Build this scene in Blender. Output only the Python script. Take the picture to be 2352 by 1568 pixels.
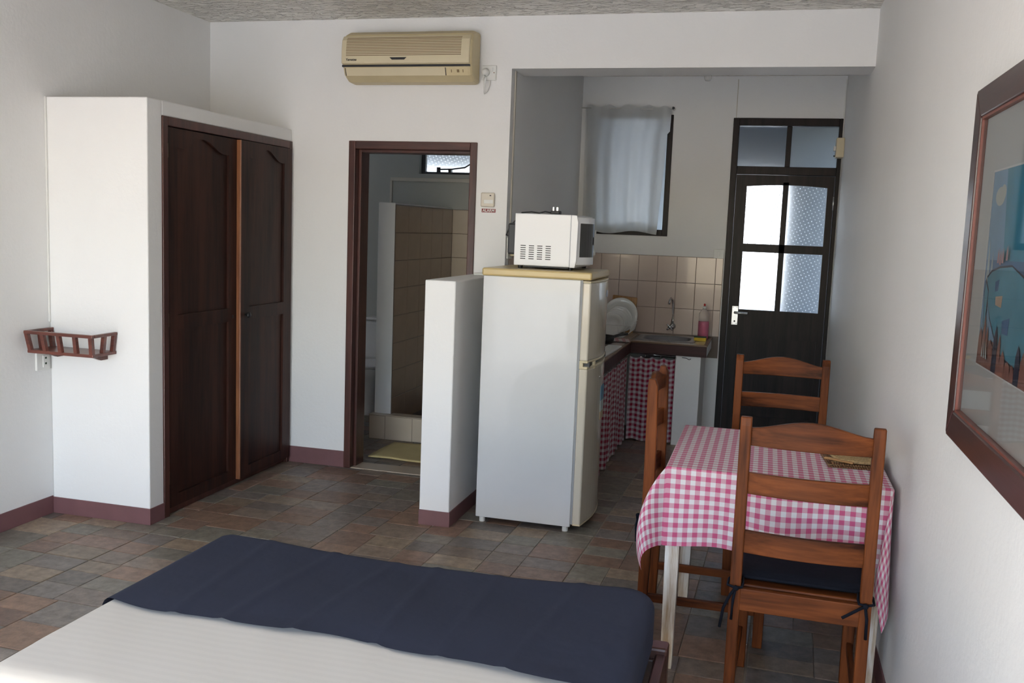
import bpy, bmesh, math, random
from mathutils import Vector, Matrix
random.seed(7)
for o in list(bpy.data.objects): bpy.data.objects.remove(o)
SC = bpy.context.scene
COL = SC.collection
PI = math.pi

# ---------------------------------------------------------------- camera
CAM_H, PITCH, YAW, ROLL, FPX = 1.5639, -0.1191, 0.2603, 0.0384, 2174.27
IW, IH = 2352.0, 1568.0
def cam_axes():
    cy, sy, cp, sp = math.cos(YAW), math.sin(YAW), math.cos(PITCH), math.sin(PITCH)
    F = Vector((-sy*cp, cy*cp, sp)); R = Vector((cy, sy, 0)); U = R.cross(F)
    cr, sr = math.cos(ROLL), math.sin(ROLL)
    return cr*R + sr*U, -sr*R + cr*U, F
CR, CU, CF = cam_axes()
CP = Vector((0, 0, CAM_H))
cam = bpy.data.cameras.new('camera'); camo = bpy.data.objects.new('camera', cam); COL.objects.link(camo)
cam.sensor_width = 36.0; cam.lens = FPX / IW * 36.0; cam.clip_start = 0.02; cam.clip_end = 200
camo.matrix_world = Matrix((( CR.x, CU.x, -CF.x, CP.x), (CR.y, CU.y, -CF.y, CP.y), (CR.z, CU.z, -CF.z, CP.z), (0, 0, 0, 1)))
SC.camera = camo
def to_px(P):
    d = Vector(P) - CP; z = d.dot(CF)
    if z < 0.05: return None
    return (IW/2 + FPX*d.dot(CR)/z, IH/2 - FPX*d.dot(CU)/z)

# ---------------------------------------------------------------- light
world = bpy.data.worlds.new('world'); SC.world = world; world.use_nodes = True
nt = world.node_tree; nt.nodes.clear()
w_out = nt.nodes.new('ShaderNodeOutputWorld'); w_bg = nt.nodes.new('ShaderNodeBackground')
w_sky = nt.nodes.new('ShaderNodeTexSky'); w_mix = nt.nodes.new('ShaderNodeMix'); w_mix.data_type = 'RGBA'
w_sky.sky_type = 'NISHITA'; w_sky.sun_disc = False; w_sky.sun_elevation = math.radians(52); w_sky.sun_rotation = math.radians(200)
w_sky.dust_density = 1.2; w_sky.ozone_density = 1.0
w_mix.inputs[0].default_value = 0.05; w_mix.inputs[7].default_value = (0.30, 0.315, 0.33, 1)
w_sc = nt.nodes.new('ShaderNodeMix'); w_sc.data_type = 'RGBA'; w_sc.blend_type = 'MULTIPLY'; w_sc.inputs[0].default_value = 1
w_sc.inputs[7].default_value = (0.1, 0.1, 0.1, 1)
nt.links.new(w_sky.outputs[0], w_sc.inputs[6]); nt.links.new(w_sc.outputs[2], w_mix.inputs[6])
nt.links.new(w_mix.outputs[2], w_bg.inputs[0]); nt.links.new(w_bg.outputs[0], w_out.inputs[0])
w_bg.inputs[1].default_value = 19.0
sun = bpy.data.lights.new('sun', 'SUN'); suno = bpy.data.objects.new('sun', sun); COL.objects.link(suno)
sun.energy = 36.0; sun.angle = math.radians(2.5); sun.color = (1.0, 0.98, 0.95)
SUN_DIR = Vector((-0.12, 0.86, -0.50)).normalized()
suno.rotation_euler = SUN_DIR.to_track_quat('-Z', 'Y').to_euler()
SC.view_settings.view_transform = 'Standard'; SC.view_settings.look = 'None'
SC.view_settings.gamma = 1.0; SC.view_settings.use_curve_mapping = False
SC.view_settings.exposure = -0.40

# ---------------------------------------------------------------- materials
M = {}
def new_mat(name):
    m = bpy.data.materials.new(name); m.use_nodes = True
    n = m.node_tree.nodes; b = n['Principled BSDF']; M[name] = m
    return m, m.node_tree, b
def noise(t, scale, detail=4, coord='Object', stretch=None, rough=0.55):
    tc = t.nodes.new('ShaderNodeTexCoord'); nz = t.nodes.new('ShaderNodeTexNoise')
    nz.inputs['Scale'].default_value = scale; nz.inputs['Detail'].default_value = detail; nz.inputs['Roughness'].default_value = rough
    if stretch:
        mp = t.nodes.new('ShaderNodeMapping'); mp.inputs['Scale'].default_value = stretch
        t.links.new(tc.outputs[coord], mp.inputs[0]); t.links.new(mp.outputs[0], nz.inputs['Vector'])
    else: t.links.new(tc.outputs[coord], nz.inputs['Vector'])
    return nz
def bump(t, b, src, strength, dist=0.01):
    bp = t.nodes.new('ShaderNodeBump'); bp.inputs['Strength'].default_value = strength; bp.inputs['Distance'].default_value = dist
    t.links.new(src, bp.inputs['Height']); t.links.new(bp.outputs[0], b.inputs['Normal'])
def ramp(t, src, stops):
    r = t.nodes.new('ShaderNodeValToRGB'); e = r.color_ramp.elements
    while len(e) > 1: e.remove(e[-1])
    e[0].position = stops[0][0]; e[0].color = (*stops[0][1], 1)
    for p_, c_ in stops[1:]:
        k = e.new(p_); k.color = (*c_, 1)
    t.links.new(src, r.inputs[0]); return r
def plain(name, col, rough=0.5, metal=0.0, bscale=0, bstr=0.0, var=0.0, vscale=4, coat=0.0, spec=None):
    m, t, b = new_mat(name)
    b.inputs['Base Color'].default_value = (*col, 1); b.inputs['Roughness'].default_value = rough; b.inputs['Metallic'].default_value = metal
    if coat: b.inputs['Coat Weight'].default_value = coat
    if spec is not None: b.inputs['Specular IOR Level'].default_value = spec
    if var:
        nz = noise(t, vscale)
        r = ramp(t, nz.outputs[0], [(0.3, tuple(c*(1-var) for c in col)), (0.7, tuple(min(1, c*(1+var)) for c in col))])
        t.links.new(r.outputs[0], b.inputs['Base Color'])
    if bstr:
        nz2 = noise(t, bscale, 3); bump(t, b, nz2.outputs[0], bstr)
    return m
def wood(name, c1, c2, axis, scale=14, rough=0.4, coat=0.25, spec=0.4):
    m, t, b = new_mat(name)
    st = [1, 1, 1]; st[axis] = 0.08
    nz = noise(t, scale, 6, stretch=tuple(st), rough=0.62)
    nz2 = noise(t, scale*6, 3, stretch=tuple(st))
    mx = t.nodes.new('ShaderNodeMath'); mx.operation = 'MULTIPLY_ADD'; mx.inputs[1].default_value = 0.3
    t.links.new(nz2.outputs[0], mx.inputs[0]); t.links.new(nz.outputs[0], mx.inputs[2])
    r = ramp(t, mx.outputs[0], [(0.50, c1), (0.64, tuple((a+b_)/2 for a, b_ in zip(c1, c2))), (0.78, c2)])
    t.links.new(r.outputs[0], b.inputs['Base Color'])
    b.inputs['Specular IOR Level'].default_value = spec
    b.inputs['Roughness'].default_value = rough; b.inputs['Coat Weight'].default_value = coat; b.inputs['Coat Roughness'].default_value = 0.25
    bump(t, b, nz2.outputs[0], 0.08, 0.004)
    return m
def gingham(name, dark, white, period, trans=0.15):
    m, t, b = new_mat(name)
    uv = t.nodes.new('ShaderNodeUVMap'); sp = t.nodes.new('ShaderNodeSeparateXYZ'); t.links.new(uv.outputs[0], sp.inputs[0])
    gs = []
    for k in range(2):
        d = t.nodes.new('ShaderNodeMath'); d.operation = 'DIVIDE'; d.inputs[1].default_value = period
        f = t.nodes.new('ShaderNodeMath'); f.operation = 'FRACT'
        g = t.nodes.new('ShaderNodeMath'); g.operation = 'GREATER_THAN'; g.inputs[1].default_value = 0.5
        t.links.new(sp.outputs[k], d.inputs[0]); t.links.new(d.outputs[0], f.inputs[0]); t.links.new(f.outputs[0], g.inputs[0]); gs.append(g)
    a = t.nodes.new('ShaderNodeMath'); a.operation = 'ADD'; t.links.new(gs[0].outputs[0], a.inputs[0]); t.links.new(gs[1].outputs[0], a.inputs[1])
    h = t.nodes.new('ShaderNodeMath'); h.operation = 'MULTIPLY'; h.inputs[1].default_value = 0.5; t.links.new(a.outputs[0], h.inputs[0])
    mid = tuple(0.42*w + 0.58*d_ for w, d_ in zip(white, dark))
    r = ramp(t, h.outputs[0], [(0.0, white), (0.25, mid), (0.75, dark)]); r.color_ramp.interpolation = 'CONSTANT'
    t.links.new(r.outputs[0], b.inputs['Base Color']); b.inputs['Roughness'].default_value = 0.9; b.inputs['Specular IOR Level'].default_value = 0.1
    b.inputs['Sheen Weight'].default_value = 0.15
    nz = noise(t, 35, 2); bump(t, b, nz.outputs[0], 0.12, 0.004)
    if trans:
        tr = t.nodes.new('ShaderNodeBsdfTranslucent'); t.links.new(r.outputs[0], tr.inputs[0])
        mx = t.nodes.new('ShaderNodeMixShader'); mx.inputs[0].default_value = trans
        o = t.nodes['Material Output']; t.links.new(b.outputs[0], mx.inputs[1]); t.links.new(tr.outputs[0], mx.inputs[2]); t.links.new(mx.outputs[0], o.inputs[0])
    return m
def cloth(name, col, trans=0.0, wscale=6, wstr=0.25, stripes=None, rough=0.9):
    m, t, b = new_mat(name)
    b.inputs['Base Color'].default_value = (*col, 1); b.inputs['Roughness'].default_value = rough; b.inputs['Specular IOR Level'].default_value = 0.12
    nz = noise(t, wscale, 4); src = nz.outputs[0]
    bump(t, b, src, wstr, 0.02)
    if stripes:
        tc = t.nodes.new('ShaderNodeTexCoord'); wv = t.nodes.new('ShaderNodeTexWave'); wv.bands_direction = 'Y'; wv.inputs['Scale'].default_value = stripes
        wv.inputs['Distortion'].default_value = 0.4; t.links.new(tc.outputs['Object'], wv.inputs[0])
        r = ramp(t, wv.outputs[0], [(0.45, tuple(c*0.975 for c in col)), (0.55, col)]); t.links.new(r.outputs[0], b.inputs['Base Color'])
    if trans:
        tr = t.nodes.new('ShaderNodeBsdfTranslucent'); tr.inputs[0].default_value = (*col, 1)
        mx = t.nodes.new('ShaderNodeMixShader'); mx.inputs[0].default_value = trans
        o = t.nodes['Material Output']; t.links.new(b.outputs[0], mx.inputs[1]); t.links.new(tr.outputs[0], mx.inputs[2]); t.links.new(mx.outputs[0], o.inputs[0])
    return m
def frosted(name, rough=0.32, dots=True, tint=(0.93, 0.97, 1.0), dotscale=38):
    m, t, b = new_mat(name)
    b.inputs['Base Color'].default_value = (*tint, 1); b.inputs['Transmission Weight'].default_value = 1.0
    b.inputs['Roughness'].default_value = rough; b.inputs['IOR'].default_value = 1.25
    if dots:
        tc = t.nodes.new('ShaderNodeTexCoord'); mp = t.nodes.new('ShaderNodeMapping')
        mp.inputs['Rotation'].default_value = (0, math.radians(28), 0); mp.inputs['Scale'].default_value = (dotscale, 0, dotscale)
        vo = t.nodes.new('ShaderNodeTexVoronoi'); vo.inputs['Randomness'].default_value = 0.06; vo.inputs['Scale'].default_value = 1.0
        t.links.new(tc.outputs['Object'], mp.inputs[0]); t.links.new(mp.outputs[0], vo.inputs['Vector'])
        lt = t.nodes.new('ShaderNodeMapRange'); lt.inputs[1].default_value = 0.10; lt.inputs[2].default_value = 0.17; lt.inputs[3].default_value = 1; lt.inputs[4].default_value = 0
        t.links.new(vo.outputs['Distance'], lt.inputs[0])
        bump(t, b, lt.outputs[0], 0.9, 0.012)
        tl_ = t.nodes.new('ShaderNodeBsdfTranslucent'); tl_.inputs[0].default_value = (0.95, 0.97, 1.0, 1)
        mx_ = t.nodes.new('ShaderNodeMixShader'); lm = t.nodes.new('ShaderNodeMath'); lm.operation = 'MULTIPLY'; lm.inputs[1].default_value = 0.6; t.links.new(lt.outputs[0], lm.inputs[0]); t.links.new(lm.outputs[0], mx_.inputs[0]); t.links.new(b.outputs[0], mx_.inputs[1]); t.links.new(tl_.outputs[0], mx_.inputs[2])
        t.links.new(mx_.outputs[0], t.nodes['Material Output'].inputs[0])
    return m

# wall paint: brushed emulsion on plaster
plain('wall', (0.85, 0.845, 0.835), 0.62, bscale=55, bstr=0.10, var=0.018, vscale=1.2)
t = M['wall'].node_tree; b = t.nodes['Principled BSDF']
nzs = noise(t, 9, 4, stretch=(1, 1, 0.10)); bp2 = t.nodes.new('ShaderNodeBump'); bp2.inputs['Strength'].default_value = 0.12; bp2.inputs['Distance'].default_value = 0.012
old = b.inputs['Normal'].links[0].from_socket; t.links.new(old, bp2.inputs['Normal']); t.links.new(nzs.outputs[0], bp2.inputs['Height']); t.links.new(bp2.outputs[0], b.inputs['Normal'])
m, t, b = new_mat('ceiling')
b.inputs['Base Color'].default_value = (0.90, 0.875, 0.81, 1); b.inputs['Roughness'].default_value = 0.42
nz = noise(t, 26, 3, stretch=(0.5, 1.3, 1)); rr = ramp(t, nz.outputs[0], [(0.46, (0, 0, 0)), (0.56, (1, 1, 1))]); bump(t, b, rr.outputs[0], 1.0, 0.05)
plain('maroon', (0.185, 0.085, 0.09), 0.5, var=0.08, vscale=9)
plain('grout', (0.30, 0.26, 0.205), 0.8, var=0.15, vscale=30)
m, t, b = new_mat('slate')
at = t.nodes.new('ShaderNodeAttribute'); at.attribute_name = 'tint'
nz = noise(t, 20, 7, coord='Object', rough=0.68)
rr = ramp(t, nz.outputs[0], [(0.28, (0.55, 0.53, 0.52)), (0.5, (0.95, 0.95, 0.95)), (0.72, (1.45, 1.38, 1.28))])
mx = t.nodes.new('ShaderNodeMix'); mx.data_type = 'RGBA'; mx.blend_type = 'MULTIPLY'; mx.inputs[0].default_value = 1
t.links.new(at.outputs['Color'], mx.inputs[6]); t.links.new(rr.outputs[0], mx.inputs[7]); t.links.new(mx.outputs[2], b.inputs['Base Color'])
b.inputs['Roughness'].default_value = 0.42
nz2 = noise(t, 38, 6, rough=0.7); bump(t, b, nz2.outputs[0], 0.22, 0.008)
wood('door_wood_v', (0.014, 0.0055, 0.0045), (0.052, 0.018, 0.012), 2, 10, 0.5, 0.05, 0.25)
wood('door_wood_lit', (0.16, 0.055, 0.025), (0.30, 0.12, 0.05), 2, 16, 0.42, 0.2)  # lighter door wood, with light on the leaf edge put into its colour
wood('frame_wood_v', (0.045, 0.014, 0.012), (0.095, 0.03, 0.022), 2, 16, 0.4, 0.3)
wood('frame_wood_x', (0.045, 0.014, 0.012), (0.095, 0.03, 0.022), 0, 16, 0.4, 0.3)
wood('kitchen_door_wood', (0.006, 0.004, 0.0042), (0.020, 0.0125, 0.0115), 2, 14, 0.5, 0.05, 0.25)
wood('chair_wood_v', (0.026, 0.0062, 0.0022), (0.200, 0.056, 0.0145), 2, 10, 0.5, 0.02, 0.15)
wood('chair_wood_x', (0.026, 0.0062, 0.0022), (0.200, 0.056, 0.0145), 0, 10, 0.5, 0.02, 0.15)
wood('chair_wood_y', (0.026, 0.0062, 0.0022), (0.200, 0.056, 0.0145), 1, 10, 0.5, 0.02, 0.15)
wood('shelf_wood', (0.07, 0.018, 0.014), (0.16, 0.045, 0.03), 0, 20, 0.35, 0.4)
wood('counter_wood', (0.030, 0.010, 0.010), (0.060, 0.020, 0.019), 0, 16, 0.5, 0.05, 0.25)
wood('counter_edge', (0.13, 0.07, 0.035), (0.22, 0.12, 0.06), 0, 16, 0.4, 0.3)
wood('bed_wood', (0.035, 0.014, 0.012), (0.08, 0.03, 0.022), 1, 14, 0.4, 0.3)
wood('picture_wood', (0.030, 0.010, 0.009), (0.055, 0.019, 0.016), 1, 14, 0.3, 0.3)
wood('picture_inner', (0.13, 0.03, 0.02), (0.20, 0.055, 0.035), 2, 14, 0.4, 0.3)
wood('board_wood', (0.34, 0.17, 0.06), (0.52, 0.30, 0.13), 2, 18, 0.5, 0.0)
wood('mat_wood', (0.13, 0.055, 0.02), (0.30, 0.14, 0.06), 1, 30, 0.55, 0.1)
wood('worn_white', (0.42, 0.31, 0.20), (0.80, 0.78, 0.73), 2, 30, 0.6, 0.0)
plain('straw', (0.42, 0.29, 0.14), 0.8, bscale=160, bstr=0.6, var=0.35, vscale=120)
plain('fridge_white', (0.62, 0.63, 0.635), 0.28, coat=0.3, var=0.02)
plain('fridge_door', (0.60, 0.55, 0.45), 0.2, coat=0.3)
plain('fridge_lid', (0.58, 0.44, 0.20), 0.35, coat=0.2, var=0.04)
plain('fridge_trim', (0.62, 0.54, 0.36), 0.35)
plain('gasket', (0.32, 0.33, 0.34), 0.6)
plain('micro_white', (0.76, 0.77, 0.80), 0.32, coat=0.2)
plain('black', (0.012, 0.012, 0.014), 0.45)
plain('dark_plastic', (0.035, 0.037, 0.042), 0.5)
plain('micro_glass', (0.03, 0.032, 0.035), 0.08, coat=0.8)
plain('micro_door', (0.52, 0.57, 0.66), 0.12, coat=0.8)
plain('ac_beige', (0.64, 0.53, 0.31), 0.42, var=0.05, vscale=6)
plain('ac_light', (0.68, 0.59, 0.40), 0.42, var=0.03, vscale=6)
plain('ac_groove', (0.22, 0.145, 0.07), 0.6)
plain('ac_dark', (0.015, 0.016, 0.022), 0.3)
plain('white_plastic', (0.78, 0.78, 0.75), 0.4)
plain('cream_plastic', (0.66, 0.58, 0.40), 0.45)
plain('alarm_cream', (0.70, 0.64, 0.54), 0.45)
plain('alarm_red', (0.26, 0.035, 0.04), 0.5)
plain('chrome', (0.62, 0.63, 0.65), 0.14, 1.0)
plain('steel', (0.30, 0.30, 0.31), 0.38, 1.0)
plain('alu', (0.72, 0.73, 0.76), 0.32, 0.85)
plain('brass', (0.55, 0.42, 0.20), 0.35, 0.9)
plain('wall_tile', (0.55, 0.435, 0.37), 0.22, coat=0.3, var=0.05, vscale=2.5)
plain('tile_joint', (0.22, 0.18, 0.155), 0.8)
plain('bath_tile', (0.30, 0.215, 0.155), 0.25, coat=0.3, var=0.06)
plain('bath_tile_light', (0.55, 0.46, 0.36), 0.25, coat=0.3, var=0.05)
plain('mat_yellow', (0.62, 0.50, 0.24), 0.95, bscale=180, bstr=0.4, var=0.06, vscale=8)
plain('plate', (0.74, 0.74, 0.71), 0.15, coat=0.4)
plain('wire_white', (0.70, 0.70, 0.68), 0.4)
plain('ceramic', (0.74, 0.74, 0.72), 0.12, coat=0.4)
plain('sponge', (0.66, 0.46, 0.05), 0.95, bscale=120, bstr=0.5)
plain('scourer', (0.06, 0.09, 0.06), 0.95, bscale=150, bstr=0.5)
plain('red_plastic', (0.55, 0.03, 0.03), 0.4)
plain('matboard', (0.66, 0.68, 0.67), 0.75)
plain('matboard_edge', (0.85, 0.86, 0.86), 0.7)
plain('badge', (0.30, 0.33, 0.40), 0.3)
plain('rust', (0.25, 0.12, 0.05), 0.7)
plain('window_paint', (0.045, 0.05, 0.055), 0.45)
plain('paving', (0.30, 0.30, 0.29), 0.9, var=0.1, vscale=3)
plain('concrete', (0.53, 0.505, 0.455), 0.9, var=0.12, vscale=3)
plain('grass', (0.14, 0.20, 0.07), 0.95, var=0.3, vscale=6)
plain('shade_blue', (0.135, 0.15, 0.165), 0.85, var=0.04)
plain('ext_white', (0.82, 0.82, 0.80), 0.8)
plain('yard_white', (0.45, 0.46, 0.46), 0.8)
cloth('navy', (0.040, 0.047, 0.075), wscale=5, wstr=0.35)
cloth('navy_cushion', (0.008, 0.0095, 0.015), wscale=30, wstr=0.15)
cloth('bed_white', (0.72, 0.70, 0.655), wscale=4, wstr=0.18, stripes=11)
cloth('curtain_white', (0.85, 0.86, 0.86), trans=0.65, wscale=9, wstr=0.15)
cloth('towel', (0.62, 0.50, 0.48), wscale=50, wstr=0.2)
gingham('pink_check', (0.60, 0.118, 0.235), (0.79, 0.765, 0.77), 0.0345)
gingham('red_check', (0.30, 0.022, 0.055), (0.62, 0.56, 0.60), 0.039, 0.1)
frosted('pane_dots')
frosted('pane_plain', 0.30, dots=False)
m, t, b = new_mat('clear_glass'); b.inputs['Base Color'].default_value = (1, 1, 1, 1); b.inputs['Transmission Weight'].default_value = 1; b.inputs['Roughness'].default_value = 0.0; b.inputs['IOR'].default_value = 1.45
m, t, b = new_mat('bottle_clear'); b.inputs['Base Color'].default_value = (0.96, 0.95, 0.95, 1); b.inputs['Transmission Weight'].default_value = 0.9; b.inputs['Roughness'].default_value = 0.06; b.inputs['IOR'].default_value = 1.12
m, t, b = new_mat('soap'); b.inputs['Base Color'].default_value = (0.72, 0.10, 0.24, 1); b.inputs['Roughness'].default_value = 0.15; b.inputs['Subsurface Weight'].default_value = 0.0
# picture glass: thin sheet, mostly see-through with a mirror-like sheen
m, t, b = new_mat('picture_glass')
tr = t.nodes.new('ShaderNodeBsdfTransparent'); gl = t.nodes.new('ShaderNodeBsdfGlossy'); gl.inputs['Roughness'].default_value = 0.03
fr = t.nodes.new('ShaderNodeFresnel'); fr.inputs[0].default_value = 1.5; mx = t.nodes.new('ShaderNodeMixShader')
t.links.new(fr.outputs[0], mx.inputs[0]); t.links.new(tr.outputs[0], mx.inputs[1]); t.links.new(gl.outputs[0], mx.inputs[2]); t.links.new(mx.outputs[0], t.nodes['Material Output'].inputs[0])

# ---------------------------------------------------------------- mesh helpers
class MB:
    def __init__(s): s.v = []; s.f = []; s.uv = None
    def add(s, vs, fs):
        o = len(s.v); s.v += [tuple(v) for v in vs]; s.f += [tuple(i+o for i in f) for f in fs]; return s
    def box(s, x0, x1, y0, y1, z0, z1):
        if x0 > x1: x0, x1 = x1, x0
        if y0 > y1: y0, y1 = y1, y0
        if z0 > z1: z0, z1 = z1, z0
        return s.add([(x0,y0,z0),(x1,y0,z0),(x1,y1,z0),(x0,y1,z0),(x0,y0,z1),(x1,y0,z1),(x1,y1,z1),(x0,y1,z1)],
                     [(0,3,2,1),(4,5,6,7),(0,1,5,4),(1,2,6,5),(2,3,7,6),(3,0,4,7)])
    def taper(s, c0, a0, b0, c1, a1, b1):   # box between two horizontal rectangles centred c0,c1 with half sizes
        v = []
        for c, a, b_ in ((c0, a0, b0), (c1, a1, b1)):
            v += [(c[0]-a, c[1]-b_, c[2]), (c[0]+a, c[1]-b_, c[2]), (c[0]+a, c[1]+b_, c[2]), (c[0]-a, c[1]+b_, c[2])]
        return s.add(v, [(0,3,2,1),(4,5,6,7),(0,1,5,4),(1,2,6,5),(2,3,7,6),(3,0,4,7)])
    def prism(s, pts, axis, a, b_):         # polygon in the two other axes (ordered), extruded along axis
        def P(p, w):
            q = [0, 0, 0]; o = [i for i in range(3) if i != axis]; q[o[0]] = p[0]; q[o[1]] = p[1]; q[axis] = w; return tuple(q)
        n = len(pts); v = [P(p, a) for p in pts] + [P(p, b_) for p in pts]
        return s.add(v, [tuple(range(n-1, -1, -1)), tuple(range(n, 2*n))] + [(i, (i+1) % n, n+(i+1) % n, n+i) for i in range(n)])
    def tube(s, pts, r, n=8, closed=False):
        pts = [Vector(p) for p in pts]; m_ = len(pts); rings = []
        up = Vector((0, 0, 1))
        for i, p in enumerate(pts):
            if closed: d = pts[(i+1) % m_] - pts[i-1]
            else: d = pts[min(i+1, m_-1)] - pts[max(i-1, 0)]
            d.normalize()
            a = d.cross(up)
            if a.length < 1e-3: a = d.cross(Vector((1, 0, 0)))
            a.normalize(); b_ = d.cross(a); rr_ = r[i] if isinstance(r, (list, tuple)) else r
            rings.append([p + rr_*(math.cos(2*PI*k/n)*a + math.sin(2*PI*k/n)*b_) for k in range(n)])
        v = [q for ring in rings for q in ring]; f = []
        for i in range(m_ if closed else m_-1):
            j = (i+1) % m_
            for k in range(n): f.append((i*n+k, i*n+(k+1) % n, j*n+(k+1) % n, j*n+k))
        if not closed: f += [tuple(range(n-1, -1, -1)), tuple(range((m_-1)*n, m_*n))]
        return s.add(v, f)
    def lathe(s, prof, c=(0, 0, 0), n=24, axis=2):
        v = []; f = []
        for r, h in prof:
            for k in range(n):
                a = 2*PI*k/n; q = [r*math.cos(a), r*math.sin(a)]
                if axis == 2: v.append((c[0]+q[0], c[1]+q[1], c[2]+h))
                elif axis == 1: v.append((c[0]+q[0], c[1]+h, c[2]+q[1]))
                else: v.append((c[0]+h, c[1]+q[0], c[2]+q[1]))
        for i in range(len(prof)-1):
            for k in range(n): f.append((i*n+k, i*n+(k+1) % n, (i+1)*n+(k+1) % n, (i+1)*n+k))
        f += [tuple(range(n-1, -1, -1)), tuple(range((len(prof)-1)*n, len(prof)*n))]
        return s.add(v, f)
    def grid(s, fn, us, vs, uvfn=None):
        nu, nv = len(us), len(vs)
        v = [fn(u, w) for w in vs for u in us]
        f = [(j*nu+i, j*nu+i+1, (j+1)*nu+i+1, (j+1)*nu+i) for j in range(nv-1) for i in range(nu-1)]
        if uvfn: s.uv = [uvfn(u, w) for w in vs for u in us]
        return s.add(v, f)
    def build(s, name, mat, parent=None, smooth=False, bevel=0, solid=0, seg=2, subsurf=0):
        me = bpy.data.meshes.new(name); me.from_pydata(s.v, [], s.f)
        if s.uv:
            l = me.uv_layers.new(name='UVMap')
            for lp in me.loops: l.data[lp.index].uv = s.uv[lp.vertex_index]
        me.materials.append(M[mat])
        bm = bmesh.new(); bm.from_mesh(me); bmesh.ops.recalc_face_normals(bm, faces=bm.faces); bm.to_mesh(me); bm.free()
        if smooth:
            for p in me.polygons: p.use_smooth = True
        o = bpy.data.objects.new(name, me); COL.objects.link(o)
        if parent: o.parent = parent
        if solid:
            k = o.modifiers.new('solid', 'SOLIDIFY'); k.thickness = solid; k.offset = 0
        if subsurf:
            k = o.modifiers.new('sub', 'SUBSURF'); k.levels = subsurf; k.render_levels = subsurf
        if bevel:
            k = o.modifiers.new('bevel', 'BEVEL'); k.width = bevel; k.segments = seg; k.limit_method = 'ANGLE'; k.angle_limit = math.radians(40); k.harden_normals = False
        return o
def B(*a): return MB().box(*a)
def thing(name, label, cat, loc=(0, 0, 0), rz=0.0, group=None):
    o = bpy.data.objects.new(name, None); COL.objects.link(o); o.location = loc; o.rotation_euler = (0, 0, rz)
    o.empty_display_size = 0.05; o['label'] = label; o['category'] = cat
    if group: o['group'] = group
    return o
def tag(o, label, cat, group=None):
    o['label'] = label; o['category'] = cat
    if group: o['group'] = group
    return o
def struct(o, label=None, cat=None):
    o['kind'] = 'structure'
    if label: o['label'] = label
    if cat: o['category'] = cat
    return o
def semp(name, loc=(0, 0, 0), label=None, cat=None):
    o = bpy.data.objects.new(name, None); COL.objects.link(o); o.location = loc; o['kind'] = 'structure'; o.empty_display_size = 0.05
    if label: o['label'] = label
    if cat: o['category'] = cat
    return o
def inst(src, parent, loc=(0, 0, 0)):
    c = src.copy(); COL.objects.link(c); c.parent = parent; c.location = loc; return c
def text_mesh(name, body, size, mat, parent, loc, rot, depth=0.0006, stretch=1.0, shear=0.0):
    cu = bpy.data.curves.new(name, 'FONT'); cu.body = body; cu.size = size; cu.extrude = depth; cu.align_x = 'CENTER'; cu.align_y = 'CENTER'; cu.shear = shear; cu.offset = size*0.012
    tmp = bpy.data.objects.new('tmp', cu); COL.objects.link(tmp)
    me = bpy.data.meshes.new_from_object(tmp.evaluated_get(bpy.context.evaluated_depsgraph_get()))
    bpy.data.objects.remove(tmp); me.name = name; me.materials.clear(); me.materials.append(M[mat])
    o = bpy.data.objects.new(name, me); COL.objects.link(o); o.parent = parent; o.location = loc; o.rotation_euler = rot; o.scale = (stretch, 1, 1)
    return o
def frange(a, b_, n): return [a + (b_-a)*i/(n-1) for i in range(n)]
def sstep(a, b_, x):
    x = max(0, min(1, (x-a)/(b_-a))); return x*x*(3-2*x)

# ---------------------------------------------------------------- room dimensions (metres)
XL, XR = -3.5155, 0.478            # left and right walls
YM, YMB = 5.469, 5.625             # main wall, front and back faces
YBM = 5.74                         # back of the beam
YK = 7.622                         # kitchen / bathroom back wall
XK = -1.52                         # kitchen left wall
XB1 = -1.66                        # bathroom right wall
ZC = 2.785
YREAR = -1.3
XS, YW, ZW = -2.935, 4.029, 2.1235 # wardrobe masonry
BASE_H = 0.092

# floor: mortar bed plus slates
FX0, FX1, FY0, FY1 = -3.75, 0.66, YREAR, 7.62
floor = struct(B(FX0, FX1, FY0, FY1, -0.12, -0.0035).build('floor', 'grout'), 'rust, grey and tan slate-patterned floor tiles', 'floor')
TINTS = [(0.215, 0.118, 0.078), (0.235, 0.135, 0.088), (0.165, 0.155, 0.128), (0.185, 0.180, 0.148), (0.165, 0.135, 0.122), (0.245, 0.185, 0.128), (0.118, 0.105, 0.098), (0.20, 0.15, 0.115), (0.155, 0.142, 0.135), (0.185, 0.105, 0.075)]
CELL = 0.4135; ROT = math.radians(-1.5); OX, OY = -1.60, 4.715
cr_, sr_ = math.cos(ROT), math.sin(ROT)
def cell_pt(a, b_):
    x, y = a*CELL, b_*CELL
    return (OX + x*cr_ - y*sr_, OY + x*sr_ + y*cr_)
def slate_mesh(quad, h, ins):
    c = Vector((sum(p[0] for p in quad)/4, sum(p[1] for p in quad)/4))
    def ring(k, z):
        r_ = []
        for p in quad:
            d = Vector(p) - c; r_.append((p[0]-math.copysign(k, d.x), p[1]-math.copysign(k, d.y), z))
        return r_
    v = ring(0, -0.006) + ring(0, h-0.0016) + ring(ins, h)
    f = [(8, 9, 10, 11)] + [(i, (i+1) % 4, 4+(i+1) % 4, 4+i) for i in range(4)] + [(4+i, 4+(i+1) % 4, 8+(i+1) % 4, 8+i) for i in range(4)]
    return v, f
def shoelace(q): return abs(sum(q[i][0]*q[(i+1) % 4][1]-q[(i+1) % 4][0]*q[i][1] for i in range(4)))/2
def inside(x, y):
    if not (XL < x < XR and FY0 < y < YK): return False
    if x < XS and y > YW: return False
    if y > YM and x < XK and y < YMB and not (-2.45 < x < -1.79): return False
    return True
pieces = []
rnd = random.Random(5)
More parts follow.
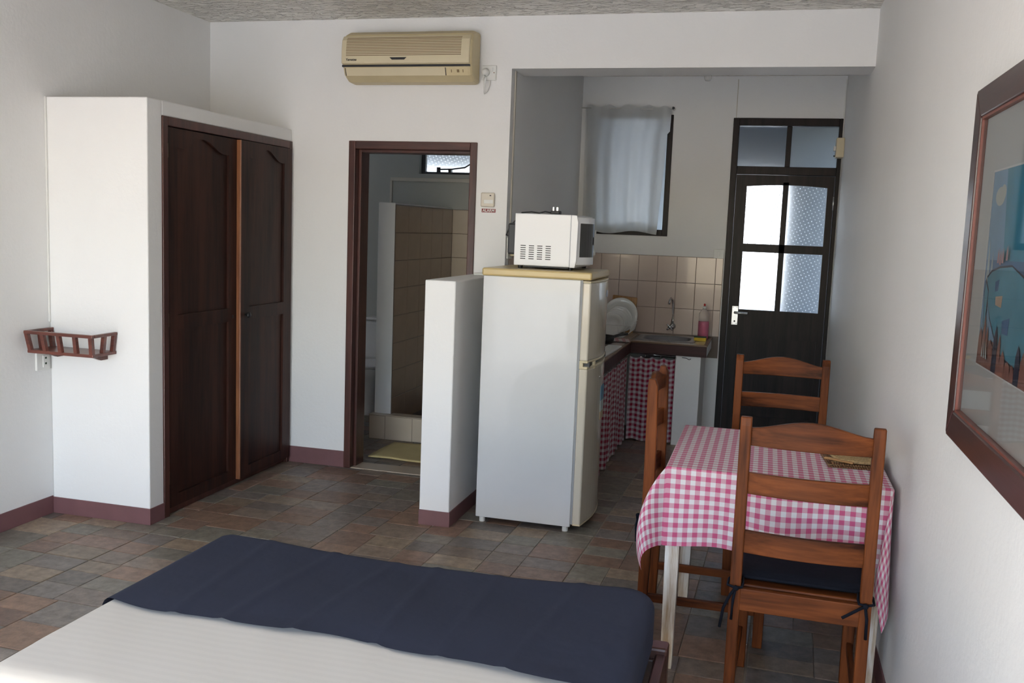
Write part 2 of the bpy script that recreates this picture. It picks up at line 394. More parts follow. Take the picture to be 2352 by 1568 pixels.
for i in range(-6, 7):
    for j in range(-15, 8):
        cs = rnd.choice([0.40, 0.5, 0.6, 0.42, 0.58])
        for (a0, a1) in ((0, cs), (cs, 1)):
            ys = rnd.choice([[0, .34, .67, 1], [0, .5, 1], [0, .30, .64, 1], [0, .36, .70, 1], [0, .33, .66, 1]])
            for k in range(len(ys)-1):
                g = 0.0022/CELL; ge = 0.0034/CELL
                b0, b1 = ys[k], ys[k+1]
                A0 = a0 + (ge if a0 == 0 else g*0.6); A1 = a1 - (ge if a1 == 1 else g*0.6); B0 = b0 + (ge if b0 == 0 else g*0.6); B1 = b1 - (ge if b1 == 1 else g*0.6)
                quad = [cell_pt(i+A0, j+B0), cell_pt(i+A1, j+B0), cell_pt(i+A1, j+B1), cell_pt(i+A0, j+B1)]
                cx = sum(p[0] for p in quad)/4; cy = sum(p[1] for p in quad)/4
                if cx < XS and cy > YW and cy < YM:      # trim pieces to the wardrobe's foot
                    if max(p[0] for p in quad) > XS+0.012: quad = [(max(XS+0.001, p[0]), p[1]) for p in quad]; cx = XS+0.01
                    elif min(p[1] for p in quad) < YW-0.012: quad = [(p[0], min(YW-0.001, p[1])) for p in quad]; cy = YW-0.01
                if cy > YM and cy < YMB and min(p[1] for p in quad) < YM-0.012 and not (-2.45 < cx < -1.79) and cx < XK: quad = [(p[0], min(YM-0.001, p[1])) for p in quad]; cy = YM-0.01
                if cx < XL and max(p[0] for p in quad) > XL+0.012: cx = XL+0.01
                if cx > XR and min(p[0] for p in quad) < XR-0.012: cx = XR-0.01
                if not inside(cx, cy): continue
                quad = [(max(XL, min(XR, p[0])), max(FY0, min(YK, p[1]))) for p in quad]
                tint = rnd.choice(TINTS); kf = 1.22*rnd.uniform(0.85, 1.18); tint = tuple((0.66*c+0.34*g_)*kf for c, g_ in zip(tint, (0.185, 0.150, 0.124)))
                area = 0
                px = [to_px((*p, 0)) for p in quad]
                if all(px):
                    mx_ = sum(p[0] for p in px)/4; my_ = sum(p[1] for p in px)/4
                    if -40 < mx_ < IW+40 and 700 < my_ < IH+40 and not (-1.78 < cx < -0.22 and cy < 3.1) and not (cx < -1.95 and cy < 2.6 and my_ > 1500): area = shoelace(px)
                    if cy > YMB and cx < XK and not (-3.0 < cx < -2.1): area = 0
                    if -1.5 < cx < -0.85 and 4.7 < cy < 5.3: area = 0
                    if cx < -0.95 and cy > 5.5 and cx > XK: area = 0
                pieces.append((area, quad, tint, rnd.uniform(-0.0006, 0.0006)))
pieces.sort(key=lambda p: -p[0])
def add_tint(me, cols):
    ca = me.color_attributes.new('tint', 'FLOAT_COLOR', 'POINT')
    for k, c in enumerate(cols): ca.data[k].color = (*c, 1)
rest_v, rest_f, rest_c = [], [], []
for n_, (area, quad, tint, h) in enumerate(pieces):
    v, f = slate_mesh(quad, h, 0.0018)
    if n_ < 298 and area > 60:
        me = bpy.data.meshes.new('slate'); me.from_pydata(v, [], f); add_tint(me, [tint]*len(v)); me.materials.append(M['slate'])
        o = bpy.data.objects.new('slate', me); COL.objects.link(o); o.parent = floor
    else:
        o_ = len(rest_v); rest_v += v; rest_f += [tuple(q+o_ for q in ff) for ff in f]; rest_c += [tint]*len(v)
me = bpy.data.meshes.new('slate_remainder'); me.from_pydata(rest_v, [], rest_f); add_tint(me, rest_c); me.materials.append(M['slate'])
o = bpy.data.objects.new('slate_remainder', me); COL.objects.link(o); o.parent = floor; o['kind'] = 'stuff'

# ceiling and walls
struct(B(XL-0.2, XR+0.2, YREAR-0.2, YK+0.2, ZC, ZC+0.12).build('ceiling', 'ceiling'), 'off-white stippled plaster ceiling', 'ceiling')
struct(B(XL-0.15, XL, YREAR, YM, -0.12, ZC).build('wall_left', 'wall'), 'plain white painted wall beside the wardrobe', 'wall')
struct(B(XR, XR+0.15, YREAR, YK, -0.12, ZC).build('wall_right', 'wall'), 'white wall with the framed picture and the dining table against it', 'wall')
wm = MB()
wm.box(XL-0.15, -2.50, YM, YMB, -0.12, ZC); wm.box(-2.50, -1.755, YM, YMB, 2.02, ZC); wm.box(-1.755, XK, YM, YMB, -0.12, ZC)
wm.box(XK, XR, YM, YBM, 2.487, ZC)
struct(wm.build('wall_main', 'wall'), 'white wall with the bathroom doorway, the air conditioner and the beam over the kitchen', 'wall')
struct(B(XB1, XK, YMB, YK, -0.12, ZC).build('wall_kitchen_side', 'wall'), 'shaded white kitchen wall beside the fridge', 'wall')
# kitchen back wall with window and door openings, bathroom back wall with high window
KW = (-1.40, -0.79, 1.545, 2.49)     # kitchen window opening
KD = (-0.331, 0.474, 0.0, 2.47)      # kitchen door opening
BW = (-2.90, -2.22, 1.99, 2.26)      # bathroom window opening
plain('bath_wall_dimmed', (0.46, 0.47, 0.43), 0.6, bscale=55, bstr=0.1)  # dimness of the bathroom is mixed into this wall colour
wk = MB(); T = 0.16
wk.box(XK, KW[0], YK, YK+T, -0.12, ZC); wk.box(KW[0], KW[1], YK, YK+T, -0.12, KW[2]); wk.box(KW[0], KW[1], YK, YK+T, KW[3], ZC)
wk.box(KW[1], KD[0], YK, YK+T, -0.12, ZC); wk.box(KD[0], KD[1], YK, YK+T, KD[3], ZC); wk.box(KD[1], XR+0.15, YK, YK+T, -0.12, ZC); wk.box(KD[0], KD[1], YK, YK+T, -0.12, -0.004)
struct(wk.build('wall_kitchen_end', 'wall'), 'white kitchen end wall with a curtained window and glazed door', 'wall')
wb = MB()
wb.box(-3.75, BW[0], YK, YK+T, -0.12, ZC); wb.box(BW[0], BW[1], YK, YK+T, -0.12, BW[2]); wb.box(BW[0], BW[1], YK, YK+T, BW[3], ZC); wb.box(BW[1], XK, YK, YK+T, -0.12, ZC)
struct(wb.build('wall_bathroom_end', 'bath_wall_dimmed'), 'dim bathroom end wall with a high window', 'wall')
struct(B(-3.90, -3.75, YM, YK+T, -0.12, ZC).build('wall_bathroom_side', 'bath_wall_dimmed'), 'dim far side wall inside the bathroom', 'wall')
# rear wall behind the bed with the open terrace doors (daylight comes in here)
TD = (-3.1, 0.25, 2.305)
wr = MB(); wr.box(XL-0.15, TD[0], YREAR-0.2, YREAR, -0.12, ZC); wr.box(TD[1], XR+0.15, YREAR-0.2, YREAR, -0.12, ZC); wr.box(TD[0], TD[1], YREAR-0.2, YREAR, TD[2], ZC); wr.box(TD[0], TD[1], YREAR-0.2, YREAR, -0.12, -0.004)
struct(wr.build('wall_rear', 'wall'), 'white rear wall with the wide terrace opening', 'wall')
# built-in wardrobe masonry and the half-height partition
ww = MB(); ww.box(XL, XS, YW, YW+0.117, -0.1, ZW); ww.box(XS-0.12, XS, YW+0.117, YM, 2.05, ZW); ww.box(XL, XS-0.12, YW+0.117, YM, 2.05, ZW)
struct(ww.build('wall_wardrobe', 'wall', bevel=0.006), 'white masonry box around the built-in wardrobe', 'wall')
HX0, HX1, HY, HZ = -1.6854, -1.52, 4.5583, 1.2857
struct(B(HX0, HX1, HY, YM, -0.1, HZ).build('wall_partition', 'wall', bevel=0.006), 'half-height white partition beside the fridge', 'wall')
# painted skirting
def skirt(name, x0, x1, y0, y1, label, h=BASE_H):
    struct(B(x0, x1, y0, y1, 0.0, h).build(name, 'maroon', bevel=0.0015), label, 'baseboard')
tk = 0.006
skirt('baseboard_left', XL, XL+tk, YREAR, YW-tk, 'maroon skirting along the plain left wall')
skirt('baseboard_wardrobe', XL, XS, YW-tk, YW, 'maroon skirting on the wardrobe front wall', 0.085)
skirt('baseboard_wardrobe_return', XS, XS+tk, YW-tk, YW+0.115, 'short maroon skirting beside the wardrobe doors', 0.085)
skirt('baseboard_main', XS, -2.543, YM-tk, YM, 'maroon skirting between wardrobe and bathroom door', 0.105)
skirt('baseboard_partition', HX0, HX1+tk, HY-tk, HY, 'maroon skirting on the partition end', 0.08)
skirt('baseboard_partition_side', HX1, HX1+tk, HY, YM, 'maroon skirting on the fridge side of the partition', 0.08)
skirt('baseboard_right', XR-tk, XR, YREAR, YK-0.05, 'maroon skirting along the wall behind the table')

# ---------------------------------------------------------------- outside
struct(B(-14, 12, -16, YREAR-0.2, -0.3, -0.14).build('terrace_ground', 'concrete'), 'pale paved terrace outside the rear opening', 'ground')
struct(B(-14, 12, YK+T, 22, -0.3, -0.10).build('yard_ground', 'paving'), 'pale paved yard outside the kitchen door', 'ground')
struct(B(0.11, 3.5, 8.6, 8.8, -0.1, 3.0).build('wall_added_dimmer', 'shade_blue'), 'bluish wall added outside to dim the right kitchen door panes', 'wall')  # added wall that makes the right-hand door panes dim
struct(B(-4.0, 3.5, YK+T, 9.4, 2.62, 2.75).build('added_shade_roof', 'shade_blue'), 'bluish roof slab added outside to shade the kitchen glazing', 'roof')  # added slab that shades the upper glazing and the yard side
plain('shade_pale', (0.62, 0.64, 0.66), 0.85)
struct(B(-1.75, -0.55, 8.9, 9.05, -0.1, 2.62).build('wall_added_blocker', 'shade_pale'), 'pale wall added outside to block glare behind the kitchen window', 'wall')  # added wall that keeps bright yard light off the kitchen window
struct(B(-4.0, 3.5, 9.3, 9.4, 2.10, 2.62).build('added_shade_beam', 'shade_blue'), 'bluish beam added outside to dim the transom panes', 'beam')  # added beam that blocks bright light from the transom
struct(B(-9, 3.5, 13.0, 13.2, -0.1, 2.6).build('wall_yard_far', 'yard_white'), 'sunlit white boundary wall across the yard', 'wall')
def ray(x, y): return CF + CR*((x-IW/2)/FPX) - CU*((y-IH/2)/FPX)
def ony(x, y, Y): d = ray(x, y); return CP + d*(Y/d.y)
def onx(x, y, X): d = ray(x, y); return CP + d*(X/d.x)

# ---------------------------------------------------------------- doors and windows
# bathroom door frame (door leaf is open out of sight)
d1 = semp('door_1', (-2.13, YM, 0), 'dark reddish wooden frame of the open bathroom doorway', 'door frame')
def loc_of(o): return o.location
def lb(root, x0, x1, y0, y1, z0, z1):
    l = root.location; return MB().box(x0-l.x, x1-l.x, y0-l.y, y1-l.y, z0-l.z, z1-l.z)
lb(d1, -2.541, -2.497, YM-0.012, YMB+0.01, 0, 2.06).build('jamb', 'frame_wood_v', d1, bevel=0.004)
lb(d1, -1.757, -1.714, YM-0.012, YMB+0.01, 0, 2.06).build('jamb', 'frame_wood_v', d1, bevel=0.004)
lb(d1, -2.497, -1.757, YM-0.012, YMB+0.01, 2.012, 2.06).build('head', 'frame_wood_x', d1, bevel=0.004)
lb(d1, -2.497, -2.480, YM+0.045, YMB+0.01, 0, 2.012).build('stop', 'frame_wood_v', d1, bevel=0.002)
lb(d1, -1.774, -1.757, YM+0.045, YMB+0.01, 0, 2.012).build('stop', 'frame_wood_v', d1, bevel=0.002)
lb(d1, -2.480, -1.774, YM+0.045, YMB+0.01, 1.995, 2.012).build('stop', 'frame_wood_x', d1, bevel=0.002)
lb(d1, -2.497, -1.757, YM, YMB, -0.02, 0.004).build('threshold', 'bath_tile_light', d1, bevel=0.002)

# kitchen door with transom light
d2 = semp('door_2', (0.07, YK, 0), 'very dark wooden kitchen door with frosted glass panes and transom', 'door')
W = 'kitchen_door_wood'; fy0, fy1 = YK-0.012, YK+0.09
lb(d2, KD[0], KD[0]+0.047, fy0, fy1, 0, KD[3]).build('frame_post', W, d2, bevel=0.003)
lb(d2, KD[1]-0.028, KD[1], fy0, fy1, 0, KD[3]).build('frame_post', W, d2, bevel=0.003)
lb(d2, KD[0]+0.047, KD[1]-0.028, fy0, fy1, 2.412, KD[3]).build('frame_head', W, d2, bevel=0.003)
lb(d2, KD[0]+0.047, KD[1]-0.028, fy0, fy1, 2.045, 2.106).build('transom_bar', W, d2, bevel=0.003)
lb(d2, 0.070, 0.108, YK+0.004, fy1, 2.106, 2.412).build('transom_mullion', W, d2, bevel=0.003)
lb(d2, KD[0]+0.047, 0.070, YK+0.03, YK+0.036, 2.106, 2.412).build('pane', 'pane_plain', d2)
lb(d2, 0.108, KD[1]-0.028, YK+0.03, YK+0.036, 2.106, 2.412).build('pane', 'pane_plain', d2)
leaf = lb(d2, KD[0]+0.049, -0.200, YK+0.006, YK+0.048, 0.006, 2.042)
leaf.box(0.394-0.07, 0.443-0.07, 0.006, 0.048, 0.006, 2.042)
leaf.box(-0.2-0.07, 0.394-0.07, 0.006, 0.048, 0.78, 1.0)
leaf.box(-0.2-0.07, 0.394-0.07, 0.006, 0.048, 0.006, 0.16)
leaf.box(-0.2-0.07, 0.394-0.07, 0.006, 0.048, 1.450, 1.514)
leaf.box(0.070-0.07, 0.111-0.07, 0.006, 0.048, 1.0, 1.99)
arc = [(-0.27 + 0.594*k/16, 1.955 + 0.014*(1-((k-8)/8)**2)) for k in range(17)]
leaf.prism([(-0.27, 2.042)] + arc + [(0.324, 2.042)], 1, 0.006, 0.048)
lf = leaf.build('leaf', W, d2)
lb(d2, -0.2, 0.394, YK+0.020, YK+0.036, 0.16, 0.78).build('lower_panel', W, d2)
for (a, b_) in ((-0.2, 0.070), (0.111, 0.394)):
    for (c, d_) in ((1.0, 1.45), (1.514, 1.975)):
        lb(d2, a, b_, YK+0.026, YK+0.031, c, d_).build('pane', 'pane_dots', d2)
hp = lb(d2, -0.251, -0.203, YK+0.001, YK+0.006, 0.876, 1.024).build('handle_plate', 'alu', d2, bevel=0.002)
hl = MB(); hl.tube([(-0.297, 0.004, 0.975), (-0.297, -0.035, 0.975), (-0.285, -0.045, 0.975), (-0.20, -0.045, 0.972)], 0.0095, 10); hl.build('handle_lever', 'alu', hp, True)
MB().lathe([(0.007, 0), (0.007, -0.003)], (-0.297, 0.0005, 0.905), 12, 1).build('keyhole', 'black', hp)
for dz in (0.887, 1.014):
    for dx in (-0.313, -0.283): MB().lathe([(0.003, 0), (0.003, -0.002)], (dx, 0.0005, dz), 8, 1).build('screw', 'dark_plastic', hp)
for z in (1.79, 0.25):
    MB().lathe([(0.007, 0), (0.007, 0.10)], (0.374, -0.004, z), 10, 2).build('hinge', 'alu', d2, True)

# kitchen window (left part hides behind the curtain)
w1 = semp('window_1', (-1.09, YK, 1.545), 'dark wooden kitchen window behind the white curtain', 'window')
for (x0, x1, z0, z1) in ((KW[0], KW[0]+0.05, KW[2], KW[3]), (KW[1]-0.042, KW[1], KW[2], KW[3]), (KW[0]+0.05, KW[1]-0.042, KW[2], KW[2]+0.05), (KW[0]+0.05, KW[1]-0.042, KW[3]-0.05, KW[3])):
    lb(w1, x0, x1, YK-0.012, YK+0.09, z0, z1).build('frame', W, w1, bevel=0.003)
lb(w1, KW[0]+0.05, KW[1]-0.042, YK+0.04, YK+0.045, KW[2]+0.05, KW[3]-0.05).build('pane', 'pane_plain', w1)
# bathroom window
w2 = semp('window_2', (-2.4, YK+0.05, 1.99), 'small high bathroom window with frosted glass', 'window')
for (x0, x1, z0, z1) in ((BW[0], BW[0]+0.035, BW[2], BW[3]), (BW[1]-0.035, BW[1], BW[2], BW[3]), (BW[0]+0.035, BW[1]-0.035, BW[2], BW[2]+0.022), (BW[0]+0.035, BW[1]-0.035, BW[3]-0.03, BW[3])):
    lb(w2, x0, x1, YK+0.06, YK+0.10, z0, z1).build('frame', 'window_paint', w2, bevel=0.002)
lb(w2, BW[0]+0.035, BW[1]-0.035, YK+0.08, YK+0.085, BW[2]+0.022, BW[3]-0.03).build('pane', 'pane_dots', w2)
st = MB(); p0 = w2.location
st.tube([Vector((-2.74, YK+0.045, 2.032))-p0, Vector((-2.62, YK+0.035, 2.035))-p0, Vector((-2.50, YK+0.02, 2.05))-p0, Vector((-2.46, YK+0.02, 2.075))-p0, Vector((-2.42, YK+0.02, 2.07))-p0], 0.006, 8)
st.box(-0.36, -0.33, 0.0, 0.015, 0.018, 0.06); st.box(-0.25, -0.225, -0.02, 0.02, 0.018, 0.05)
st.build('window_stay', 'black', w2)

# ---------------------------------------------------------------- built-in wardrobe doors
wd = thing('wardrobe_front', 'dark brown two-door wardrobe front with arched panels', 'wardrobe', (XS, 4.146, 0))
WY = YM - 4.146
def wb_(y0, y1, x0, x1, z0, z1, name, mat, par=wd, bev=0.003): return MB().box(x0, x1, y0, y1, z0, z1).build(name, mat, par, bevel=bev)
wb_(0, 0.042, -0.09, 0.006, 0, 2.05, 'frame_post', 'frame_wood_v'); wb_(WY-0.035, WY, -0.09, 0.006, 0, 2.05, 'frame_post', 'frame_wood_v')
wb_(0.042, WY-0.035, -0.09, 0.006, 2.005, 2.05, 'frame_head', 'frame_wood_v'); wb_(0.042, WY-0.035, -0.09, -0.02, 0, 0.035, 'plinth', 'frame_wood_v')
def wleaf(y0, y1, xf, mat, st=0.088):
    th = 0.024; z0, z1 = 0.038, 2.0; m = MB()
    m.box(xf-th, xf, y0, y0+st, z0, z1); m.box(xf-th, xf, y1-st, y1, z0, z1)
    m.box(xf-th, xf, y0+st, y1-st, z0, 0.10); m.box(xf-th, xf, y0+st, y1-st, 0.975, 1.05)
    a, b_ = y0+st, y1-st; c = []
    for k in range(25):
        s = k/24; q = max(0, 1-abs(s-0.5)/0.40); c.append((a+(b_-a)*s, 1.905 + 0.062*(q*q*(3-2*q))))
    m.prism([(a, z1)] + c + [(b_, z1)], 0, xf-th, xf)
    L = m.build('door', mat, wd)
    MB().box(xf-th+0.002, xf-0.013, a-0.005, b_+0.005, 0.09, 0.98).build('lower_panel', mat, L)
    MB().box(xf-th+0.002, xf-0.013, a-0.005, b_+0.005, 1.045, 1.99).build('upper_panel', mat, L)
    return L
l1 = wleaf(0.044, 0.700, -0.004, 'door_wood_v'); l2 = wleaf(0.704, WY-0.037, 0.020, 'door_wood_v')
MB().box(0.020-0.026, 0.0215, 0.692, 0.7038, 0.036, 2.0).build('lit_edge', 'door_wood_lit', l2, bevel=0.003)  # near edge of the right leaf, its brightness painted as lighter wood
MB().lathe([(0.006, 0), (0.006, 0.012), (0.016, 0.018), (0.017, 0.026), (0.010, 0.033)], (0.020, 0.75, 1.005), 14, 0).build('knob', 'black', l2, True)
MB().lathe([(0.009, 0), (0.009, 0.003)], (-0.004, 0.655, 1.0), 12, 0).build('keyhole', 'black', l1)
for z in (1.85, 0.995, 0.17): MB().lathe([(0.0045, 0), (0.0045, 0.07)], (-0.001, 0.043, z), 8, 2).build('hinge', 'brass', l1)

# ---------------------------------------------------------------- air conditioner
AX0, AX1 = -2.515, -1.712
ac = thing('air_conditioner', 'yellowed wall-mounted air conditioner above the bathroom door', 'air conditioner', ((AX0+AX1)/2, YM, 2.39))
aw = (AX1-AX0)/2
prof = [(0, 0.0), (-0.10, 0.005), (-0.155, 0.035), (-0.172, 0.075), (-0.182, 0.10), (-0.184, 0.17), (-0.175, 0.235), (-0.150, 0.272), (-0.10, 0.295), (0, 0.302)]
MB().prism(prof, 0, -aw, aw).build('body', 'ac_beige', ac, bevel=0.022, seg=3)
fp = [(-0.170, 0.095), (-0.190, 0.10), (-0.192, 0.17), (-0.183, 0.235), (-0.163, 0.262), (-0.150, 0.262)]
fpan = MB().prism(fp, 0, -aw-0.001, aw-0.010).build('front_panel', 'ac_light', ac, bevel=0.01, seg=3)
def front_y(z):
    pts = fp[1:5]
    for (y0, z0), (y1, z1) in zip(pts, pts[1:]):
        if z0 <= z <= z1: return y0 + (y1-y0)*(z-z0)/(z1-z0)
    return -0.185
for k in range(12):
    z = 0.146 + k*0.0092
    y = front_y(z)
    MB().box(-aw+0.030, aw-0.060, y-0.0012, y+0.004, z-0.0019, z+0.0019).build('intake_slot', 'ac_groove', fpan)
MB().box(-aw+0.003, aw-0.008, -0.187, -0.16, 0.082, 0.093).build('front_stripe', 'ac_dark', ac)  # dark stripe of the unit below the front panel
MB().prism([(-0.06, 0.0), (-0.046, -0.013), (0.03, -0.013), (0.044, 0.0)], 1, -0.1945, -0.185).build('display_window', 'ac_dark', fpan).location = (-0.035, 0, 0.133)
flp = [(-0.172, 0.077), (-0.1745, 0.0765), (-0.1575, 0.0345), (-0.155, 0.037)]
MB().prism(flp, 0, -aw+0.02, aw-0.162).build('air_flap', 'ac_light', ac)
for x in (-aw+0.017, aw-0.160): MB().prism([(y-0.0012, z) for y, z in flp], 0, x, x+0.004).build('flap_gap', 'ac_dark', ac)
for k, (x, w_) in enumerate(((0.0, 0.004), (0.035, 0.014), (0.07, 0.004))):
    MB().prism([(-0.1685, 0.066), (-0.1700, 0.0655), (-0.1635, 0.0505), (-0.162, 0.051)], 0, aw-0.125+x, aw-0.125+x+w_).build('control_mark', 'ac_groove', ac)
text_mesh('logo', 'Yamatsu', 0.02, 'ac_dark', ac, (-aw+0.062, -0.1922, 0.122), (PI/2, 0, 0), shear=0.2)
# socket and plug beside it
sk = thing('switched_socket', 'white switched wall socket beside the air conditioner', 'socket', (-1.655, YM, 2.462))
MB().box(-0.043, 0.043, -0.012, 0, -0.043, 0.043).build('plate', 'white_plastic', sk, bevel=0.004)
MB().box(0.012, 0.024, -0.016, -0.010, 0.008, 0.03).build('rocker', 'white_plastic', sk, bevel=0.001)
MB().lathe([(0.003, 0), (0.003, -0.002)], (0.03, -0.012, 0.0), 8, 1).build('indicator', 'rust', sk)
pg = thing('power_plug', 'rounded white plug with a looped cable in the upper socket', 'plug', (-1.672, YM-0.0122, 2.462))
MB().lathe([(0.021, 0), (0.022, -0.02), (0.018, -0.036), (0.008, -0.042)], (0, 0, 0), 18, 1).build('plug_body', 'white_plastic', pg, True)
MB().tube([(0, -0.03, -0.012), (0.002, -0.032, -0.04), (0, -0.028, -0.075), (-0.005, -0.015, -0.115), (-0.006, -0.008, -0.122), (0.012, -0.005, -0.105), (0.022, -0.004, -0.08), (0.026, -0.003, -0.045)], [0.009, 0.0075, 0.005, 0.0035, 0.0035, 0.0035, 0.003, 0.003], 8).build('cable', 'white_plastic', pg, True)
# alarm keypad and sign
al = thing('alarm_keypad', 'small cream alarm unit on the wall beside the bathroom door', 'alarm', (-1.636, YM, 1.725))
MB().box(-0.042, 0.042, -0.024, 0, -0.042, 0.042).build('body', 'alarm_cream', al, bevel=0.008, seg=3)
MB().box(-0.020, 0.036, -0.0255, -0.023, -0.022, 0.0).build('face_strip', 'white_plastic', al, bevel=0.001)
MB().box(0.014, 0.024, -0.0255, -0.023, 0.022, 0.028).build('indicator', 'black', al)
sg = thing('alarm_sign', 'small red sign with white ALARM lettering below the alarm unit', 'sign', (-1.632, YM, 1.662))
MB().box(-0.043, 0.043, -0.002, 0, -0.011, 0.011).build('sign_plate', 'alarm_red', sg)
text_mesh('lettering', 'ALARM', 0.0235, 'white_plastic', sg, (0, -0.0024, 0), (PI/2, 0, 0), stretch=0.98)
# cable covers
def strip(name, x0, x1, y0, y1, z0, z1, label, mat='white_plastic'):
    o = B(x0, x1, y0, y1, z0, z1).build(name, mat, bevel=0.002); tag(o, label, 'conduit'); return o
plain('duct', (0.62, 0.58, 0.50), 0.5)
strip('cable_duct', XK, XK+0.008, YM+0.07, YM+0.095, 1.50, 2.487, 'cream cable duct running down the kitchen opening jamb', 'duct')
strip('cable_duct', XL, XL+0.008, YW-0.011, YW, 1.0, ZW, 'thin cable duct in the corner above the small wooden shelf')
strip('cable_duct', XR-0.010, XR-0.001, YK-0.012, YK-0.001, 2.32, 2.76, 'thin cable duct in the corner above the fuse box')
strip('cable_duct', -0.316, -0.310, YK-0.005, YK, 2.47, 2.76, 'thin cable line on the wall above the kitchen door', 'duct')

# ---------------------------------------------------------------- wall shelf and socket at left
sh = thing('corner_shelf', 'small dark wooden wall shelf with a spindle gallery rail', 'shelf', (-3.31, YW, 0.862))
SW = 'shelf_wood'
MB().box(-0.190, 0.190, -0.175, 0, 0, 0.016).build('shelf_board', SW, sh, bevel=0.003)
MB().prism([(-0.13, 0.0), (0, 0.0), (0, -0.03), (-0.05, -0.03), (-0.10, -0.012)], 0, 0.12, 0.138).build('bracket', SW, sh)
MB().prism([(-0.13, 0.0), (0, 0.0), (0, -0.03), (-0.05, -0.03), (-0.10, -0.012)], 0, -0.138, -0.12).build('bracket', SW, sh)
fl = 0.008
MB().box(-0.198, 0.198, -0.190, -0.170, 0.096, 0.112).build('rail', SW, sh, bevel=0.003)
MB().box(-0.198, -0.180, -0.170, -0.002, 0.096, 0.112).build('rail', SW, sh, bevel=0.003)
MB().box(0.180, 0.198, -0.170, -0.002, 0.096, 0.112).build('rail', SW, sh, bevel=0.003)
def spind(x0, y0, x1, y1): MB().taper((x0, y0, 0.016), 0.0095, 0.0095, (x1, y1, 0.096), 0.0095, 0.0095).build('spindle', SW, sh)
for x in (-0.178, -0.09, 0.0, 0.09, 0.178): spind(x, -0.165, x*1.04, -0.180)
for s_ in (-1, 1):
    for y in (-0.09, -0.016): spind(s_*0.178, y, s_*0.188, y)
s2 = thing('phone_socket', 'small white wall outlet under the wooden shelf', 'socket', (XL, 3.965, 0.805))
MB().box(0, 0.012, -0.045, 0.045, -0.045, 0.045).build('plate', 'white_plastic', s2, bevel=0.003)
MB().box(0.010, 0.016, -0.005, 0.028, -0.03, 0.03).build('module', 'white_plastic', s2, bevel=0.001)
for z in (-0.016, 0.012): MB().box(0.014, 0.0168, 0.006, 0.018, z, z+0.01).build('jack', 'scourer', s2)

# ---------------------------------------------------------------- refrigerator
FXA, FXB, FYA, FYB = -1.419, -0.905, 4.705, 5.235
fr_ = thing('refrigerator', 'white two-door refrigerator with a beige top lid', 'refrigerator', (FXA, FYA, 0))
fw, fd = FXB-FXA, FYB-FYA
MB().box(0, fw, 0, fd, 0.03, 1.316).build('cabinet', 'fridge_white', fr_, bevel=0.004)
MB().box(-0.008, fw+0.056, -0.006, fd+0.006, 1.316, 1.356).build('top_lid', 'fridge_lid', fr_, bevel=0.010, seg=3)
MB().box(fw, fw+0.010, 0.006, fd-0.006, 0.045, 1.318).build('gasket', 'gasket', fr_)
def bowed(z0, z1, name, zc=None):
    pts = [(fw+0.010, 0.0), (fw+0.052, 0.0)] + [(fw+0.052+0.030*math.sin(PI*k/12), fd*k/12) for k in range(1, 12)] + [(fw+0.052, fd), (fw+0.010, fd)]
    return MB().prism([(p[0], p[1]) for p in pts], 2, z0, z1).build(name, 'fridge_door', fr_, bevel=0.008, seg=3)
ud = bowed(0.905, 1.305, 'freezer_door'); ld = bowed(0.045, 0.865, 'fridge_door')
def dtrim(par, z0, z1):
    pts = [(fw+0.010, -0.001), (fw+0.053, -0.001)] + [(fw+0.0535+0.030*math.sin(PI*k/12), fd*k/12) for k in range(1, 12)] + [(fw+0.053, fd+0.001), (fw+0.010, fd+0.001)]
    MB().prism(pts, 2, z0, z1).build('edge_trim', 'fridge_trim', par, bevel=0.004)
dtrim(ud, 1.303, 1.313); dtrim(ud, 0.895, 0.907); dtrim(ld, 0.863, 0.877); dtrim(ld, 0.04, 0.05)
MB().box(fw+0.010, fw+0.03, 0.0, 0.03, 0.866, 0.905).build('handle_block', 'fridge_trim', ud, bevel=0.003)
MB().box(fw+0.012, fw+0.060, 0.02, fd-0.02, 0.872, 0.90).build('handle_recess', 'dark_plastic', ud)
MB().box(fw+0.02, fw+0.072, 0.10, 0.13, 0.855, 0.905).build('hinge_cover', 'fridge_trim', ud, bevel=0.004)
MB().lathe([(0.02, 0), (0.019, 0.004), (0.006, 0.005)], (fw+0.080, fd*0.62, 1.235), 20, 0).build('badge', 'badge', ud, True)
MB().lathe([(0.007, 0), (0.006, 0.005)], (fw+0.081, fd*0.4, 0.80), 12, 0).build('lock', 'chrome', ld, True)
plain('sticker_blue', (0.10, 0.24, 0.38), 0.5); plain('sticker_pale', (0.45, 0.50, 0.52), 0.5); plain('sticker_sand', (0.45, 0.33, 0.20), 0.5)
for (za, zb_, mt) in ((0.66, 0.74, 'sticker_blue'), (0.60, 0.66, 'sticker_pale'), (0.555, 0.60, 'sticker_sand')):
    MB().box(fw+0.076, fw+0.0845, fd*0.52, fd*0.70, za, zb_).build('door_sticker', mt, ld)
for (x, y) in ((0.03, 0.03), (fw-0.03, 0.03), (0.03, fd-0.03), (fw-0.03, fd-0.03)):
    MB().lathe([(0.016, 0), (0.016, 0.032)], (x, y, 0.0), 12, 2).build('foot', 'white_plastic', fr_)
# white cover plate lying on the partition
cpl = thing('cover_plate', 'loose white switch plate lying on top of the partition', 'switch plate', (-1.60, 5.30, HZ))
MB().box(-0.045, 0.045, -0.045, 0.045, 0, 0.012).build('plate', 'white_plastic', cpl, bevel=0.003)
MB().box(-0.02, 0.02, -0.02, 0.02, 0.012, 0.016).build('rocker', 'white_plastic', cpl, bevel=0.001)

